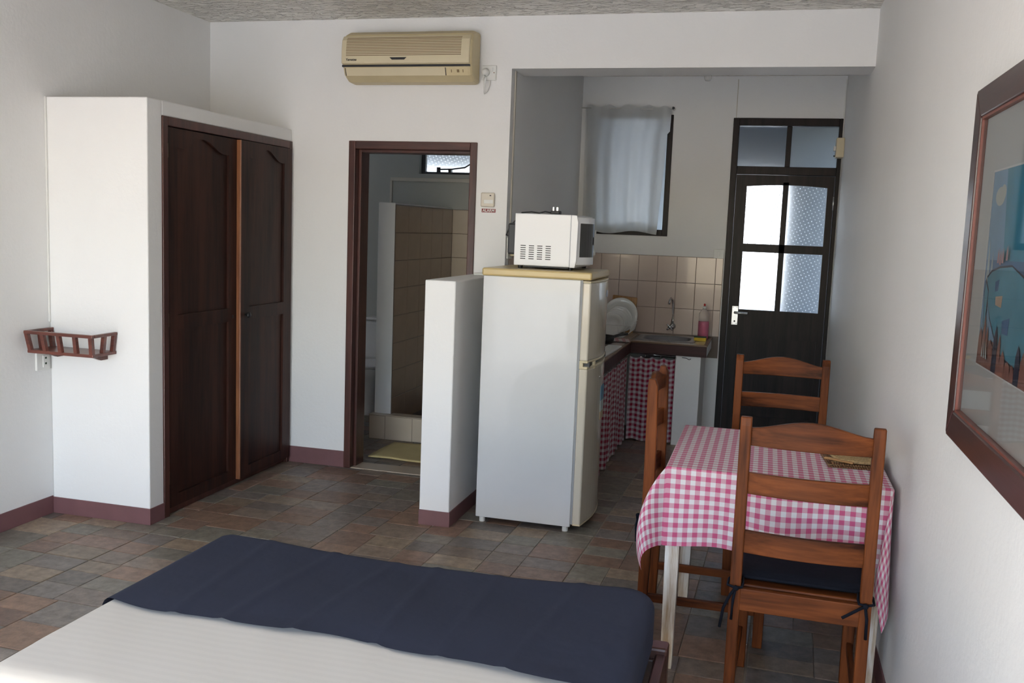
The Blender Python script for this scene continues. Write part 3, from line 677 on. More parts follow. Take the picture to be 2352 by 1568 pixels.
# ---------------------------------------------------------------- microwave
MX, MY, MZ = -1.296, 4.835, 1.356
mw = thing('microwave', 'white microwave oven standing on the refrigerator', 'microwave', (MX, MY, MZ))
MB().box(0, 0.300, 0, 0.44, 0.016, 0.287).build('case', 'micro_white', mw, bevel=0.004)
MB().prism([(0.300, 0.014), (0.328, 0.014), (0.336, 0.05), (0.338, 0.25), (0.330, 0.285), (0.300, 0.287)], 1, 0, 0.44).build('front_frame', 'micro_white', mw, bevel=0.003)
dpts = [(0.333, 0.012)] + [(0.336+0.055*math.sin(PI*k/12), 0.012+0.31*k/12) for k in range(0, 13)] + [(0.333, 0.322)]
md = MB().prism(dpts, 2, 0.03, 0.275).build('door', 'micro_white', mw, bevel=0.003)
dp2 = [(0.3335+0.003, 0.03)] + [(0.337+0.056*math.sin(PI*(0.05+0.9*k/12)), 0.028+0.278*k/12) for k in range(0, 13)] + [(0.3365, 0.305)]
MB().prism(dp2, 2, 0.07, 0.245).build('door_window', 'micro_glass', md)
MB().tube([(0.385 - 0.03*abs(k-6)/6*abs(k-6)/6, 0.17, 0.045+0.215*k/12) for k in range(13)], 0.007, 8).build('door_handle', 'micro_door', md, True)
MB().box(0.336, 0.345, 0.33, 0.432, 0.03, 0.275).build('control_panel', 'micro_door', mw, bevel=0.002)
for z in (0.20, 0.09): MB().lathe([(0.018, 0), (0.017, 0.018)], (0.345, 0.38, z), 16, 0).build('knob', 'white_plastic', mw)
slot = None
for i in range(4):
    for j in range(7):
        lc = (0.035+0.045*i, -0.0006, 0.050+0.0113*j)
        if slot is None:
            slot = MB().box(0, 0.028, 0, 0.003, 0, 0.0045).build('vent_slot', 'black', mw); slot.location = lc
        else: inst(slot, mw, lc)
for (x, y) in ((0.03, 0.03), (0.30, 0.03), (0.03, 0.41), (0.30, 0.41)): MB().lathe([(0.012, 0), (0.014, 0.017)], (x, y, 0), 10, 2).build('foot', 'black', mw)
MB().box(0.05, 0.29, 0.02, 0.42, 0.008, 0.016).build('base_pan', 'dark_plastic', mw)
MB().box(-0.046, 0, 0.03, 0.38, 0.07, 0.235).build('rear_cover', 'dark_plastic', mw, bevel=0.01)
cd = MB(); cd.tube([(-0.02, 0.20, 0.19), (-0.06, 0.16, 0.165), (-0.078, 0.12, 0.17), (-0.06, 0.11, 0.21), (-0.03, 0.12, 0.25), (0.0, 0.14, 0.293), (0.05, 0.15, 0.298), (0.09, 0.16, 0.294), (0.12, 0.17, 0.302), (0.16, 0.17, 0.297)], 0.004, 8)
cdo = cd.build('power_cord', 'dark_plastic', mw, True)
MB().box(0.155, 0.205, 0.145, 0.195, 0.288, 0.309).build('plug', 'dark_plastic', cdo, bevel=0.005)
for (x, y) in ((0.168, 0.160), (0.190, 0.160), (0.183, 0.182)): MB().box(x-0.003, x+0.003, y-0.003, y+0.003, 0.309, 0.327).build('plug_pin', 'chrome', cdo)
# kitchen side socket behind it
s3 = thing('wall_socket', 'grey double socket on the kitchen wall behind the microwave', 'socket', (XK, 5.545, 1.440))
MB().box(0, 0.01, -0.05, 0.05, -0.06, 0.07).build('plate', 'white_plastic', s3, bevel=0.002)
MB().box(0.01, 0.05, 0.0, 0.045, -0.045, 0.02).build('adapter', 'cream_plastic', s3, bevel=0.004)
MB().tube([(0.03, 0.03, -0.045), (0.03, 0.04, -0.2), (0.025, 0.05, -0.45)], 0.003, 6).build('cable', 'cream_plastic', s3)
# ---------------------------------------------------------------- kitchen wall tiles
splash = struct(B(XK+0.001, -0.340, YK-0.004, YK, 0.60, 1.392).build('trim_1', 'tile_joint'), 'beige ceramic wall tiles behind the sink', 'wall tiles')
tm = None
def wtile(parent, loc, w_, h_, src):
    m = MB(); e = 0.0022
    m.v = [(0, 0, 0), (w_, 0, 0), (w_, 0, h_), (0, 0, h_), (e, -e, e), (w_-e, -e, e), (w_-e, -e, h_-e), (e, -e, h_-e)]
    m.f = [(4, 5, 6, 7), (0, 1, 5, 4), (1, 2, 6, 5), (2, 3, 7, 6), (3, 0, 4, 7)]
    o = m.build('tile', src, parent); o.location = loc; return o
TW, TH = 0.1515, 0.2065
xs = -0.340
for r in range(3):
    z = 1.392 - (r+1)*TH
    x = -0.340 - 0.055
    first = wtile(splash, (x, YK-0.0045, z), 0.0545, TH-0.0022, 'wall_tile')
    if tm is None: tm = wtile(splash, (x-TW, YK-0.0045, z), TW-0.002, TH-0.0022, 'wall_tile')
    else: inst(tm, splash, (x-TW, YK-0.0045, z))
    for k in range(2, 8):
        if x-TW*k < XK: break
        inst(tm, splash, (x-TW*k, YK-0.0045, z))
sp2 = struct(B(XK, XK+0.004, 5.55, YK-0.005, 0.60, 1.392).build('trim_2', 'tile_joint'), 'beige ceramic wall tiles on the wall behind the fridge', 'wall tiles')
for r in range(3):
    for k in range(13):
        o = inst(tm, sp2, (XK+0.0045, 5.552+TW*k, 1.392-(r+1)*TH)); o.rotation_euler = (0, 0, PI/2)

# ---------------------------------------------------------------- kitchen counter
CZ = 0.765; CXF, CYF = -0.945, 7.0; CXE = -0.392
kc = thing('kitchen_counter', 'L-shaped kitchen counter with dark wooden fascia and tiled top', 'counter', (XK, YK, 0))
def kb(x0, x1, y0, y1, z0, z1, name, mat, bev=0.002, par=kc): return MB().box(x0-XK, x1-XK, y0-YK, y1-YK, z0, z1).build(name, mat, par, bevel=bev)
kb(CXF-0.02, CXF, 5.30, CYF, 0.677, CZ-0.010, 'fascia', 'counter_wood'); kb(CXF-0.02, CXE, CYF, CYF+0.02, 0.677, CZ-0.010, 'fascia', 'counter_wood')
kb(CXE-0.02, CXE, CYF+0.02, YK-0.006, 0.677, CZ-0.010, 'end_panel', 'wall')
kb(CXF-0.02, CXF+0.004, 5.30, CYF+0.0, CZ-0.010, CZ+0.001, 'edge_strip', 'counter_edge'); kb(CXF-0.02, CXE+0.004, CYF-0.004, CYF+0.02, CZ-0.010, CZ+0.001, 'edge_strip', 'counter_edge'); kb(CXE-0.02, CXE+0.004, CYF+0.02, YK-0.006, CZ-0.010, CZ+0.001, 'edge_strip', 'counter_edge')
SX0, SX1, SY0, SY1 = -0.93, -0.50, 7.10, 7.52      # sink cut-out
wt = MB()
for (x0, x1, y0, y1) in ((XK+0.006, CXF-0.02, 5.30, YK-0.008), (CXF-0.02, CXE-0.02, CYF+0.02, SY0), (CXF-0.02, CXE-0.02, SY1, YK-0.008), (CXF-0.02, SX0, SY0, SY1), (SX1, CXE-0.02, SY0, SY1)):
    wt.box(x0-XK, x1-XK, y0-YK, y1-YK, 0.70, CZ-0.006)
wt.build('worktop_slab', 'tile_joint', kc)
ctile = None
def ct(x0, x1, y0, y1):
    MB().box(x0-XK+0.001, x1-XK-0.001, y0-YK+0.001, y1-YK-0.001, CZ-0.006, CZ).build('top_tile', 'wall_tile', kc, bevel=0.001)
x = CXF-0.02
while x < CXE-0.03: ct(x, min(x+0.15, CXE-0.02), CYF+0.02, SY0); x += 0.15
ct(SX1, CXE-0.02, SY0, SY0+0.2); ct(SX1, CXE-0.02, SY0+0.2, SY1); ct(SX1, CXE-0.02, SY1, YK-0.008)
ct(CXF-0.02, SX0+0.18, SY1, YK-0.008); ct(SX0+0.18, SX1, SY1, YK-0.008)
y = YK-0.008
while y > 5.32:
    for (x0, x1) in ((XK+0.006, -1.34), (-1.34, -1.15), (-1.15, CXF-0.02)): ct(x0, x1, max(y-0.2, 5.30), y)
    y -= 0.2
kb(-0.615, -0.43, 7.03, YK-0.006, 0.0, 0.70, 'support_wall', 'wall', 0.004)
kb(CXF-0.45, CXF-0.04, 5.30, 5.38, 0.0, 0.70, 'support_wall', 'wall', 0.004)

# sink
sk_ = thing('kitchen_sink', 'stainless steel sink set into the tiled counter', 'sink', (-0.715, 7.31, CZ))
def sring(a, b_, z, n=32, p=4.0):
    r_ = []
    for k in range(n):
        t_ = 2*PI*k/n; c, s = math.cos(t_), math.sin(t_)
        r_.append((a*math.copysign(abs(c)**(2/p), c), b_*math.copysign(abs(s)**(2/p), s), z))
    return r_
rings = [sring(0.225, 0.215, 0.0008, p=12), sring(0.222, 0.212, 0.0035, p=12), sring(0.185, 0.165, 0.0035), sring(0.178, 0.158, -0.002), sring(0.170, 0.150, -0.11), sring(0.150, 0.13, -0.13), sring(0.03, 0.03, -0.135, p=2)]
m = MB(); n = 32
for r_ in rings: m.v += r_
for i in range(len(rings)-1):
    for k in range(n): m.f.append((i*n+k, i*n+(k+1) % n, (i+1)*n+(k+1) % n, (i+1)*n+k))
m.f.append(tuple(range(6*n, 7*n)))
m.build('basin', 'steel', sk_, True)
MB().lathe([(0.028, 0), (0.028, 0.003), (0.012, 0.004)], (0, 0, -0.135), 16, 2).build('drain', 'chrome', sk_)
# tap on the wall
tp = thing('kitchen_tap', 'chrome swan-neck tap mounted on the tiles above the sink', 'tap', (-0.705, YK-0.0065, 0.835))
MB().lathe([(0.026, 0), (0.024, -0.010), (0.013, -0.014), (0.013, -0.06), (0.018, -0.065), (0.018, -0.09)], (0, 0, 0), 18, 1).build('tap_body', 'chrome', tp, True)
MB().tube([(0, -0.06, 0.01), (0.002, -0.06, 0.05), (0.004, -0.06, 0.12), (0.0, -0.062, 0.18), (-0.006, -0.075, 0.215), (-0.014, -0.105, 0.228), (-0.020, -0.135, 0.215), (-0.022, -0.148, 0.185)], [0.011, 0.010, 0.0085, 0.0085, 0.0085, 0.0085, 0.0085, 0.0095], 12).build('spout', 'chrome', tp, True)
hd = MB().lathe([(0.014, 0), (0.016, -0.012), (0.008, -0.018)], (-0.012, -0.09, 0), 14, 1).build('cross_handle', 'chrome', tp, True)
for k in range(4):
    a = PI/4 + PI/2*k; MB().tube([(-0.012, -0.098, 0), (-0.012+0.032*math.cos(a), -0.10, 0.032*math.sin(a))], [0.005, 0.0065], 8).build('handle_arm', 'chrome', hd, True)

# washing-up bottle and sponge
sg2 = thing('sponge', 'yellow sponge with dark scouring top at the counter corner', 'sponge', (-0.462, 7.30, CZ+0.0012))
MB().box(-0.045, 0.045, -0.032, 0.032, 0, 0.026).build('foam', 'sponge', sg2, bevel=0.003); MB().box(-0.045, 0.045, -0.032, 0.032, 0.026, 0.033).build('scouring_pad', 'scourer', sg2, bevel=0.001)
bt = thing('soap_bottle', 'clear bottle of pink washing-up liquid with a red cap', 'bottle', (-0.452, 7.44, CZ+0.0012))
BR = 0.041
MB().lathe([(BR-0.004, 0), (BR, 0.006), (BR, 0.12), (BR-0.003, 0.15), (BR, 0.175), (BR-0.002, 0.20), (0.022, 0.225), (0.012, 0.235)], (0, 0, 0), 24, 2).build('bottle_body', 'bottle_clear', bt, True)
MB().lathe([(BR-0.006, 0.002), (BR-0.002, 0.007), (BR-0.002, 0.12), (BR-0.004, 0.138)], (0, 0, 0), 24, 2).build('liquid', 'soap', bt, True)
MB().lathe([(0.013, 0.235), (0.013, 0.253), (0.009, 0.256)], (0, 0, 0), 16, 2).build('collar', 'white_plastic', bt, True)
MB().lathe([(0.007, 0.256), (0.008, 0.268), (0.005, 0.275)], (0, 0, 0), 14, 2).build('cap', 'red_plastic', bt, True)

# dish rack with plates, board leaning behind it
cb = tag(MB().box(-0.10, 0.10, -0.012, 0.0, 0.0, 0.29).build('chopping_board', 'board_wood', bevel=0.006), 'light wooden chopping board leaning behind the plates', 'chopping board')
cb.location = (-1.115, YK-0.048, CZ+0.001); cb.rotation_euler = (math.radians(-7), math.radians(4), 0)
dr = thing('dish_rack', 'white wire dish rack holding plates on the counter', 'dish rack', (-1.12, 7.26, CZ+0.0012))
def wire(pts, par=dr, closed=False, r=0.0028): MB().tube(pts, r, 6, closed).build('wire', 'wire_white', par, True)
RA, RB = 0.155, 0.17
wire([(RA, -RB, 0.10), (RA, RB, 0.115), (-RA, RB, 0.115), (-RA, -RB, 0.10)], closed=True)
for k in range(6):
    y = -RB+0.03+k*0.056
    wire([(RA, y, 0.105), (RA*0.92, y, 0.05), (RA*0.6, y, 0.006), (0, y, 0.004), (-RA*0.6, y, 0.006), (-RA*0.92, y, 0.05), (-RA, y, 0.105)])
for x in (-0.06, 0.06): wire([(x, -RB, 0.102), (x, -RB+0.01, 0.03), (x, -RB+0.03, 0.005), (x, RB-0.03, 0.005), (x, RB, 0.11)])
def plate_mesh(R): return [(0.02, 0.0), (R*0.55, 0.0), (R*0.62, 0.004), (R*0.97, 0.016), (R, 0.020), (R*0.97, 0.021), (R*0.62, 0.010), (R*0.5, 0.006), (0.02, 0.006)]
pl_specs = [(0.138, 7.44, 0.0, 'large white dinner plate at the back of the dish rack'), (0.106, 7.39, -0.004, 'white plate leaning just before the large one in the dish rack'), (0.102, 7.345, -0.010, 'white side plate standing midway in the dish rack'), (0.097, 7.295, -0.014, 'white side plate in the front half of the dish rack'), (0.092, 7.24, -0.018, 'small white plate second from the front of the dish rack'), (0.086, 7.18, -0.020, 'small white plate frontmost in the dish rack')]
for R_, py, dx, lab in pl_specs:
    pl = tag(MB().lathe(plate_mesh(R_), (0, 0, 0), 40, 2).build('plate', 'plate', None, True), lab, 'plate', 'plates in the dish rack')
    pl.rotation_euler = (math.radians(80), 0, 0); pl.location = (-1.10+dx, py, CZ+0.010+R_)
# pan, tray and checked towel on the left run
pan = thing('frying_pan', 'black pan on the counter beside the dish rack', 'pan', (-1.13, 6.72, CZ+0.001))
MB().lathe([(0.07, 0), (0.085, 0.004), (0.10, 0.055), (0.103, 0.055), (0.092, 0.008), (0.01, 0.006)], (0, 0, 0), 28, 2).build('pan_body', 'black', pan, True)
MB().tube([(0.09, 0, 0.05), (0.15, 0.02, 0.07), (0.19, 0.035, 0.075)], [0.008, 0.010, 0.011], 8).build('pan_handle', 'dark_plastic', pan, True)
tr_ = tag(MB().box(-0.05, 0.05, -0.30, 0.30, 0, 0.014).build('tray', 'white_plastic', bevel=0.005), 'narrow white tray lying along the counter edge', 'tray')
tr_.location = (-1.005, 6.24, CZ+0.001); tr_.rotation_euler = (0, 0, math.radians(-2))
gingham('towel_check', (0.42, 0.12, 0.12), (0.60, 0.58, 0.56), 0.05, 0)
tw = MB(); us = frange(-0.11, 0.08, 14); vs = frange(-0.10, 0.10, 14)
tw.grid(lambda u, v: (u, v, 0.004+0.004*abs(math.sin(u*60+v*25))), us, vs, lambda u, v: (u, v))
two = tag(tw.build('dish_towel', 'towel_check', None, True, solid=0.002), 'checked tea towel spread on the counter beside the sink', 'towel'); two.location = (-1.03, 6.93, CZ+0.0015); two.rotation_euler = (0, 0, 0.2)

# gingham curtains under the counter
def curtain_run(name, p0, p1, ztop, zbot, n, amp, waves, mat, label, seed, normal, sag=0.0, rings=6):
    root = thing(name, label, 'curtain', (p0[0], p0[1], 0))
    L = math.hypot(p1[0]-p0[0], p1[1]-p0[1]); dx, dy = (p1[0]-p0[0])/L, (p1[1]-p0[1])/L
    rg = random.Random(seed); ph = [rg.uniform(0, 6.28) for _ in range(4)]
    def off(u, v): 
        s = u/L; k = 0.35+0.65*(1-v)
        return amp*k*(math.sin(2*PI*waves*s+ph[0]) + 0.45*math.sin(2*PI*waves*1.9*s+ph[1]+v) + 0.3*math.sin(2*PI*waves*0.47*s+ph[2]))
    def fn(u, v):
        zz = zbot + (ztop-zbot)*v - sag*abs(math.sin(PI*rings*u/L))*max(0, v-0.6)/0.4 + 0.006*math.sin(u*40)*(1-v)
        o_ = off(u, v); return (dx*u + normal[0]*o_, dy*u + normal[1]*o_, zz)
    # cloth length along the folds gives the check width
    us = frange(0, L, n); arc_ = [0.0]
    for a_, b_ in zip(us, us[1:]): arc_.append(arc_[-1] + math.hypot(b_-a_, off(b_, 0.3)-off(a_, 0.3)))
    lut = dict(zip(us, arc_))
    m = MB().grid(fn, us, frange(0, 1, 16), lambda u, v: (lut[u], v*(ztop-zbot)))
    m.build('cloth', mat, root, True)
    return root, (dx, dy, L)
c1, _ = curtain_run('counter_curtain', (-0.975, 5.32), (-0.975, 7.03), 0.645, 0.012, 150, 0.017, 9, 'red_check', 'red and white gingham curtain below the counter run behind the fridge', 3, (1, 0), 0.012, 16)
c2, _ = curtain_run('counter_curtain', (-0.955, 7.045), (-0.618, 7.045), 0.650, 0.012, 60, 0.006, 3, 'red_check', 'red and white gingham curtain below the sink', 4, (0, -1), 0.016, 4)
def rodr(root, a, b_, nr):
    MB().tube([a, b_], 0.003, 6).build('rod', 'chrome', root, True)
    for k in range(nr):
        t_ = k/(nr-1); c = Vector(a).lerp(Vector(b_), t_); d = (Vector(b_)-Vector(a)).normalized(); nn = Vector((d.y, -d.x, 0))
        MB().tube([c + Vector((0, 0, -0.010)) + 0.012*(math.cos(2*PI*q/10)*nn + math.sin(2*PI*q/10)*Vector((0, 0, 1))) for q in range(10)], 0.0016, 5, True).build('ring', 'chrome', root, True)
rodr(c1, (0, 0, 0.664), (0, 1.69, 0.664), 16)
rodr(c2, (0, -0.004, 0.668), (0.345, -0.004, 0.664), 4)
MB().tube([(0.345, -0.004, 0.664), (0.42, -0.02, 0.660), (0.44, -0.022, 0.650), (0.452, -0.022, 0.658)], 0.0026, 6).build('hook', 'dark_plastic', c2, True)

# ---------------------------------------------------------------- kitchen window curtain
wc = thing('window_curtain', 'plain white cotton curtain over the kitchen window', 'curtain', (-1.50, YK-0.055, 1.57))
def wcf(u, v):
    x0 = 0.012 + 0.02*(1-v)
    x1 = 0.675 - 0.045*(1-v)**1.5 + (0.02 if 0.82 < v else 0)
    x = x0 + (x1-x0)*u; z = -0.005 + 0.985*v + 0.012*math.sin(u*28)*(v > 0.95) + 0.012*math.cos(u*9)*(1-v)
    z += 0.035*max(0, (0.12-u))/0.12*(1-v) - 0.03*max(0, u-0.9)/0.1*(v**4)
    return (x, 0.014*math.sin(u*38+math.sin(v*3)) * (0.35+0.65*(1-v)*1.0) + 0.012*math.sin(u*17+2*v), z)
cl_ = MB().grid(wcf, frange(0, 1, 90), frange(0, 1, 40)).build('cloth', 'curtain_white', wc, True)
MB().grid(lambda u, v: tuple(Vector(wcf(u, 0.89+0.11*v)) + Vector((0, 0.006, 0))), frange(0, 1, 90), frange(0, 1, 4)).build('heading', 'curtain_white', wc, True)
MB().grid(lambda u, v: tuple(Vector(wcf(u, 0.075*v)) + Vector((0, 0.004, 0))), frange(0, 1, 90), frange(0, 1, 3)).build('hem', 'curtain_white', wc, True)
MB().tube([(-0.018, 0.003, 0.965), (0.725, 0.003, 0.955)], 0.004, 8).build('curtain_rod', 'wire_white', wc, True)
MB().box(0.700, 0.714, -0.006, 0.054, 0.955, 0.975).build('rod_bracket', 'dark_plastic', wc)

# switch, fuse box, bulb
sw = thing('light_switch', 'white light switch on the tiles beside the kitchen door', 'switch', (-0.378, YK-0.0045, 1.425))
MB().box(-0.040, 0.040, -0.010, 0, -0.036, 0.036).build('plate', 'white_plastic', sw, bevel=0.003); MB().box(-0.009, 0.009, -0.014, -0.009, -0.018, 0.018).build('rocker', 'white_plastic', sw, bevel=0.001)
fb = thing('fuse_box', 'small cream electrical box in the corner by the kitchen door', 'fuse box', (XR, YK-0.14, 2.24))
MB().box(-0.055, 0, -0.07, 0.07, -0.07, 0.07).build('body', 'cream_plastic', fb, bevel=0.003)
MB().box(-0.070, -0.055, -0.03, 0.03, -0.022, 0.012).build('breaker', 'white_plastic', fb, bevel=0.002); MB().box(-0.066, -0.055, 0.02, 0.05, -0.06, -0.05).build('screw', 'dark_plastic', fb)
bl = thing('ceiling_lamp_holder', 'small cream lamp holder under the kitchen ceiling', 'lamp holder', (-0.505, 7.05, ZC))
MB().lathe([(0.045, 0), (0.042, -0.012), (0.024, -0.018), (0.022, -0.05), (0.03, -0.06)], (0, 0, 0), 18, 2).build('base', 'cream_plastic', bl, True)
MB().lathe([(0.012, -0.06), (0.025, -0.085), (0.028, -0.105), (0.018, -0.125)], (0, 0, 0), 18, 2).build('bulb', 'ceramic', bl, True)

# ---------------------------------------------------------------- table and cloth
TX0, TX1, TY0, TY1, TZ = -0.293, 0.450, 3.306, 4.076, 0.748
tb = thing('dining_table', 'worn white-painted square dining table under the pink cloth', 'table', ((TX0+TX1)/2, (TY0+TY1)/2, 0))
tw_, td_ = (TX1-TX0)/2, (TY1-TY0)/2
MB().box(-tw_, tw_, -td_, td_, TZ-0.022, TZ).build('tabletop', 'worn_white', tb, bevel=0.003)
for s_ in (-1, 1):
    MB().box(-tw_+0.06, tw_-0.06, s_*(td_-0.02)-0.01, s_*(td_-0.02)+0.01, TZ-0.10, TZ-0.022).build('apron', 'worn_white', tb)
    MB().box(s_*(tw_-0.02)-0.01, s_*(tw_-0.02)+0.01, -td_+0.06, td_-0.06, TZ-0.10, TZ-0.022).build('apron', 'worn_white', tb)
    for q in (-1, 1):
        MB().taper((s_*(tw_-0.032), q*(td_-0.032), 0), 0.021, 0.021, (s_*(tw_-0.030), q*(td_-0.030), TZ-0.022), 0.028, 0.028).build('leg', 'worn_white', tb, bevel=0.003)
# tablecloth
OVF, OVL, OVB, OVR = 0.285, 0.29, 0.26, 0.38
ER = 0.008
def edge(d):       # out, down for overhang d past a table edge (rounded arris)
    if d <= 0: return 0.0, 0.0
    a = min(d/ER, PI/2); o_ = ER*math.sin(a); dn = ER*(1-math.cos(a))
    return o_, dn + max(0, d-ER*PI/2)
def fin(a, b_, D, N, kfun, splay):
    r = math.hypot(a, b_); ph = math.atan2(b_, a); psi = PI/4*math.sin(2*ph)**0.9
    o_, dn = 0.0, 0.0; n = 14
    for i in range(n):
        rho = r*(i+0.5)/n; th = psi*kfun(rho); o_ += math.sin(th)*r/n; dn += math.cos(th)*r/n
    w_ = math.sin(4*ph)*r*splay
    return D[0]*o_ + N[0]*w_, D[1]*o_ + N[1]*w_, dn
CZT = TZ + 0.003
def tcloth(u, v):
    cu = max(TX0, min(TX1, u)); cv = max(TY0, min(TY1, v))
    a = TY0 - v if v < TY0 else 0; bb = v - TY1 if v > TY1 else 0; l = TX0 - u if u < TX0 else 0; r = u - TX1 if u > TX1 else 0
    x, y, z = cu, cv, CZT
    if a and l:
        dx, dy, dn = fin(a, l, (-0.90, -0.436), (0.436, -0.90), lambda q: 0.95-3.5*q, 0.10)
        x += dx-0.004; y += dy-0.004; z -= dn
    elif a and r:
        dx, dy, dn = fin(a, r, (-0.28, -0.96), (-0.96, 0.28), lambda q: 0.62-1.2*q, 0.07)
        x += dx+0.004; y += dy-0.004; z -= dn
    elif bb and l or bb and r:
        s_ = -1 if l else 1
        dx, dy, dn = fin(bb, l or r, (s_*0.15, 1.0), (s_, 0), lambda q: 0.6-1.2*q, 0.02)
        x += dx; y += dy; z -= dn
        if x > XR-0.012: x = XR-0.012
    elif a or bb:
        o_, dn = edge(a or bb); sg_ = -1 if a else 1; y += sg_*o_; z -= dn
        if a:
            k = sstep(0.02, 0.25, a)
            y += -k*(0.012*math.sin((u+0.3)*21) + 0.010*math.sin((u+0.1)*9.5) + 0.010); z += k*0.010*math.sin((u+0.25)*13)
            zmin = 0.513
            ku = sstep(-0.055, -0.015, u)*(1-sstep(0.372, 0.40, u))
            if z < zmin and ku > 0: y += (zmin-z)*0.9*ku; z += (zmin + 0.003*math.sin(u*50) - z)*ku
    elif l or r:
        o_, dn = edge(l or r); sg_ = -1 if l else 1; x += sg_*o_*(1 if l else 0.9); z -= dn
        if l:
            k = sstep(0.02, 0.25, l); x += -k*(0.014*math.sin(v*17) + 0.012)
            if 3.56 < v < 4.03 and z < 0.515: x += (0.515-z)*0.9; z = 0.515
    return (x, y, z)
def lin(a, b_, step):
    n_ = max(2, int(round((b_-a)/step))+1); return frange(a, b_, n_)
us = lin(TX0-OVL, TX0, 0.008)[:-1] + [TX0-0.008, TX0-0.004] + lin(TX0, TX1, 0.02)[:-1] + [TX1, TX1+0.004, TX1+0.008] + lin(TX1+0.012, TX1+OVR, 0.012)
vs = lin(TY0-OVF, TY0-0.012, 0.008) + [TY0-0.008, TY0-0.004] + lin(TY0, TY1, 0.02)[:-1] + [TY1, TY1+0.004, TY1+0.008] + lin(TY1+0.012, TY1+OVB, 0.014)
us = sorted(set(round(q, 5) for q in us))
tcl = MB().grid(tcloth, us, vs, lambda u, v: (u+0.004, v))
tag(tcl.build('tablecloth', 'pink_check', None, True), 'pink and white gingham cloth draped over the dining table', 'tablecloth')

# place mats at the wall end of the table
ZT = CZT + 0.0015
def slat_mat(loc, rz, n_, L, label, pitch=0.0088, first=None):
    r_ = thing('slat_placemat', label, 'placemat', loc, rz)
    src = None
    for k in range(n_):
        if src is None: src = MB().box(-pitch*0.40, pitch*0.40, 0, L, 0, 0.005).build('slat', 'mat_wood', r_, bevel=0.0012); src.location = (0, 0, 0)
        else: inst(src, r_, (k*pitch, 0, 0))
    MB().box(-0.004, (n_-1)*pitch+0.004, 0.02, 0.024, 0.005, 0.006).build('thread', 'straw', r_)
    MB().box(-0.004, (n_-1)*pitch+0.004, L-0.024, L-0.02, 0.005, 0.006).build('thread', 'straw', r_)
    return r_
slat_mat((0.262, 3.525, ZT), math.radians(5), 21, 0.24, 'lowest brown wooden slat placemat on the pink cloth')
slat_mat((0.275, 3.548, ZT+0.0068), math.radians(2), 19, 0.22, 'upper brown wooden slat placemat in the small stack')
rm = thing('woven_trivet', 'round woven straw mat lying on the slat placemats', 'straw mat', (0.365, 3.645, ZT+0.0138))
for k in range(7):
    R_ = 0.014 + 0.0125*k
    MB().tube([(R_*math.cos(2*PI*q/36), R_*math.sin(2*PI*q/36), 0.0066) for q in range(36)], 0.0066, 6, True).build('coil', 'straw', rm, True)
ws = tag(MB().box(-0.009, 0.009, 0, 0.11, 0, 0.007).build('wooden_spatula', 'board_wood', bevel=0.003), 'flat wooden stick lying on the slat placemats', 'wooden stick'); ws.location = (0.345, 3.548, ZT+0.0145); ws.rotation_euler = (0, 0, math.radians(62))

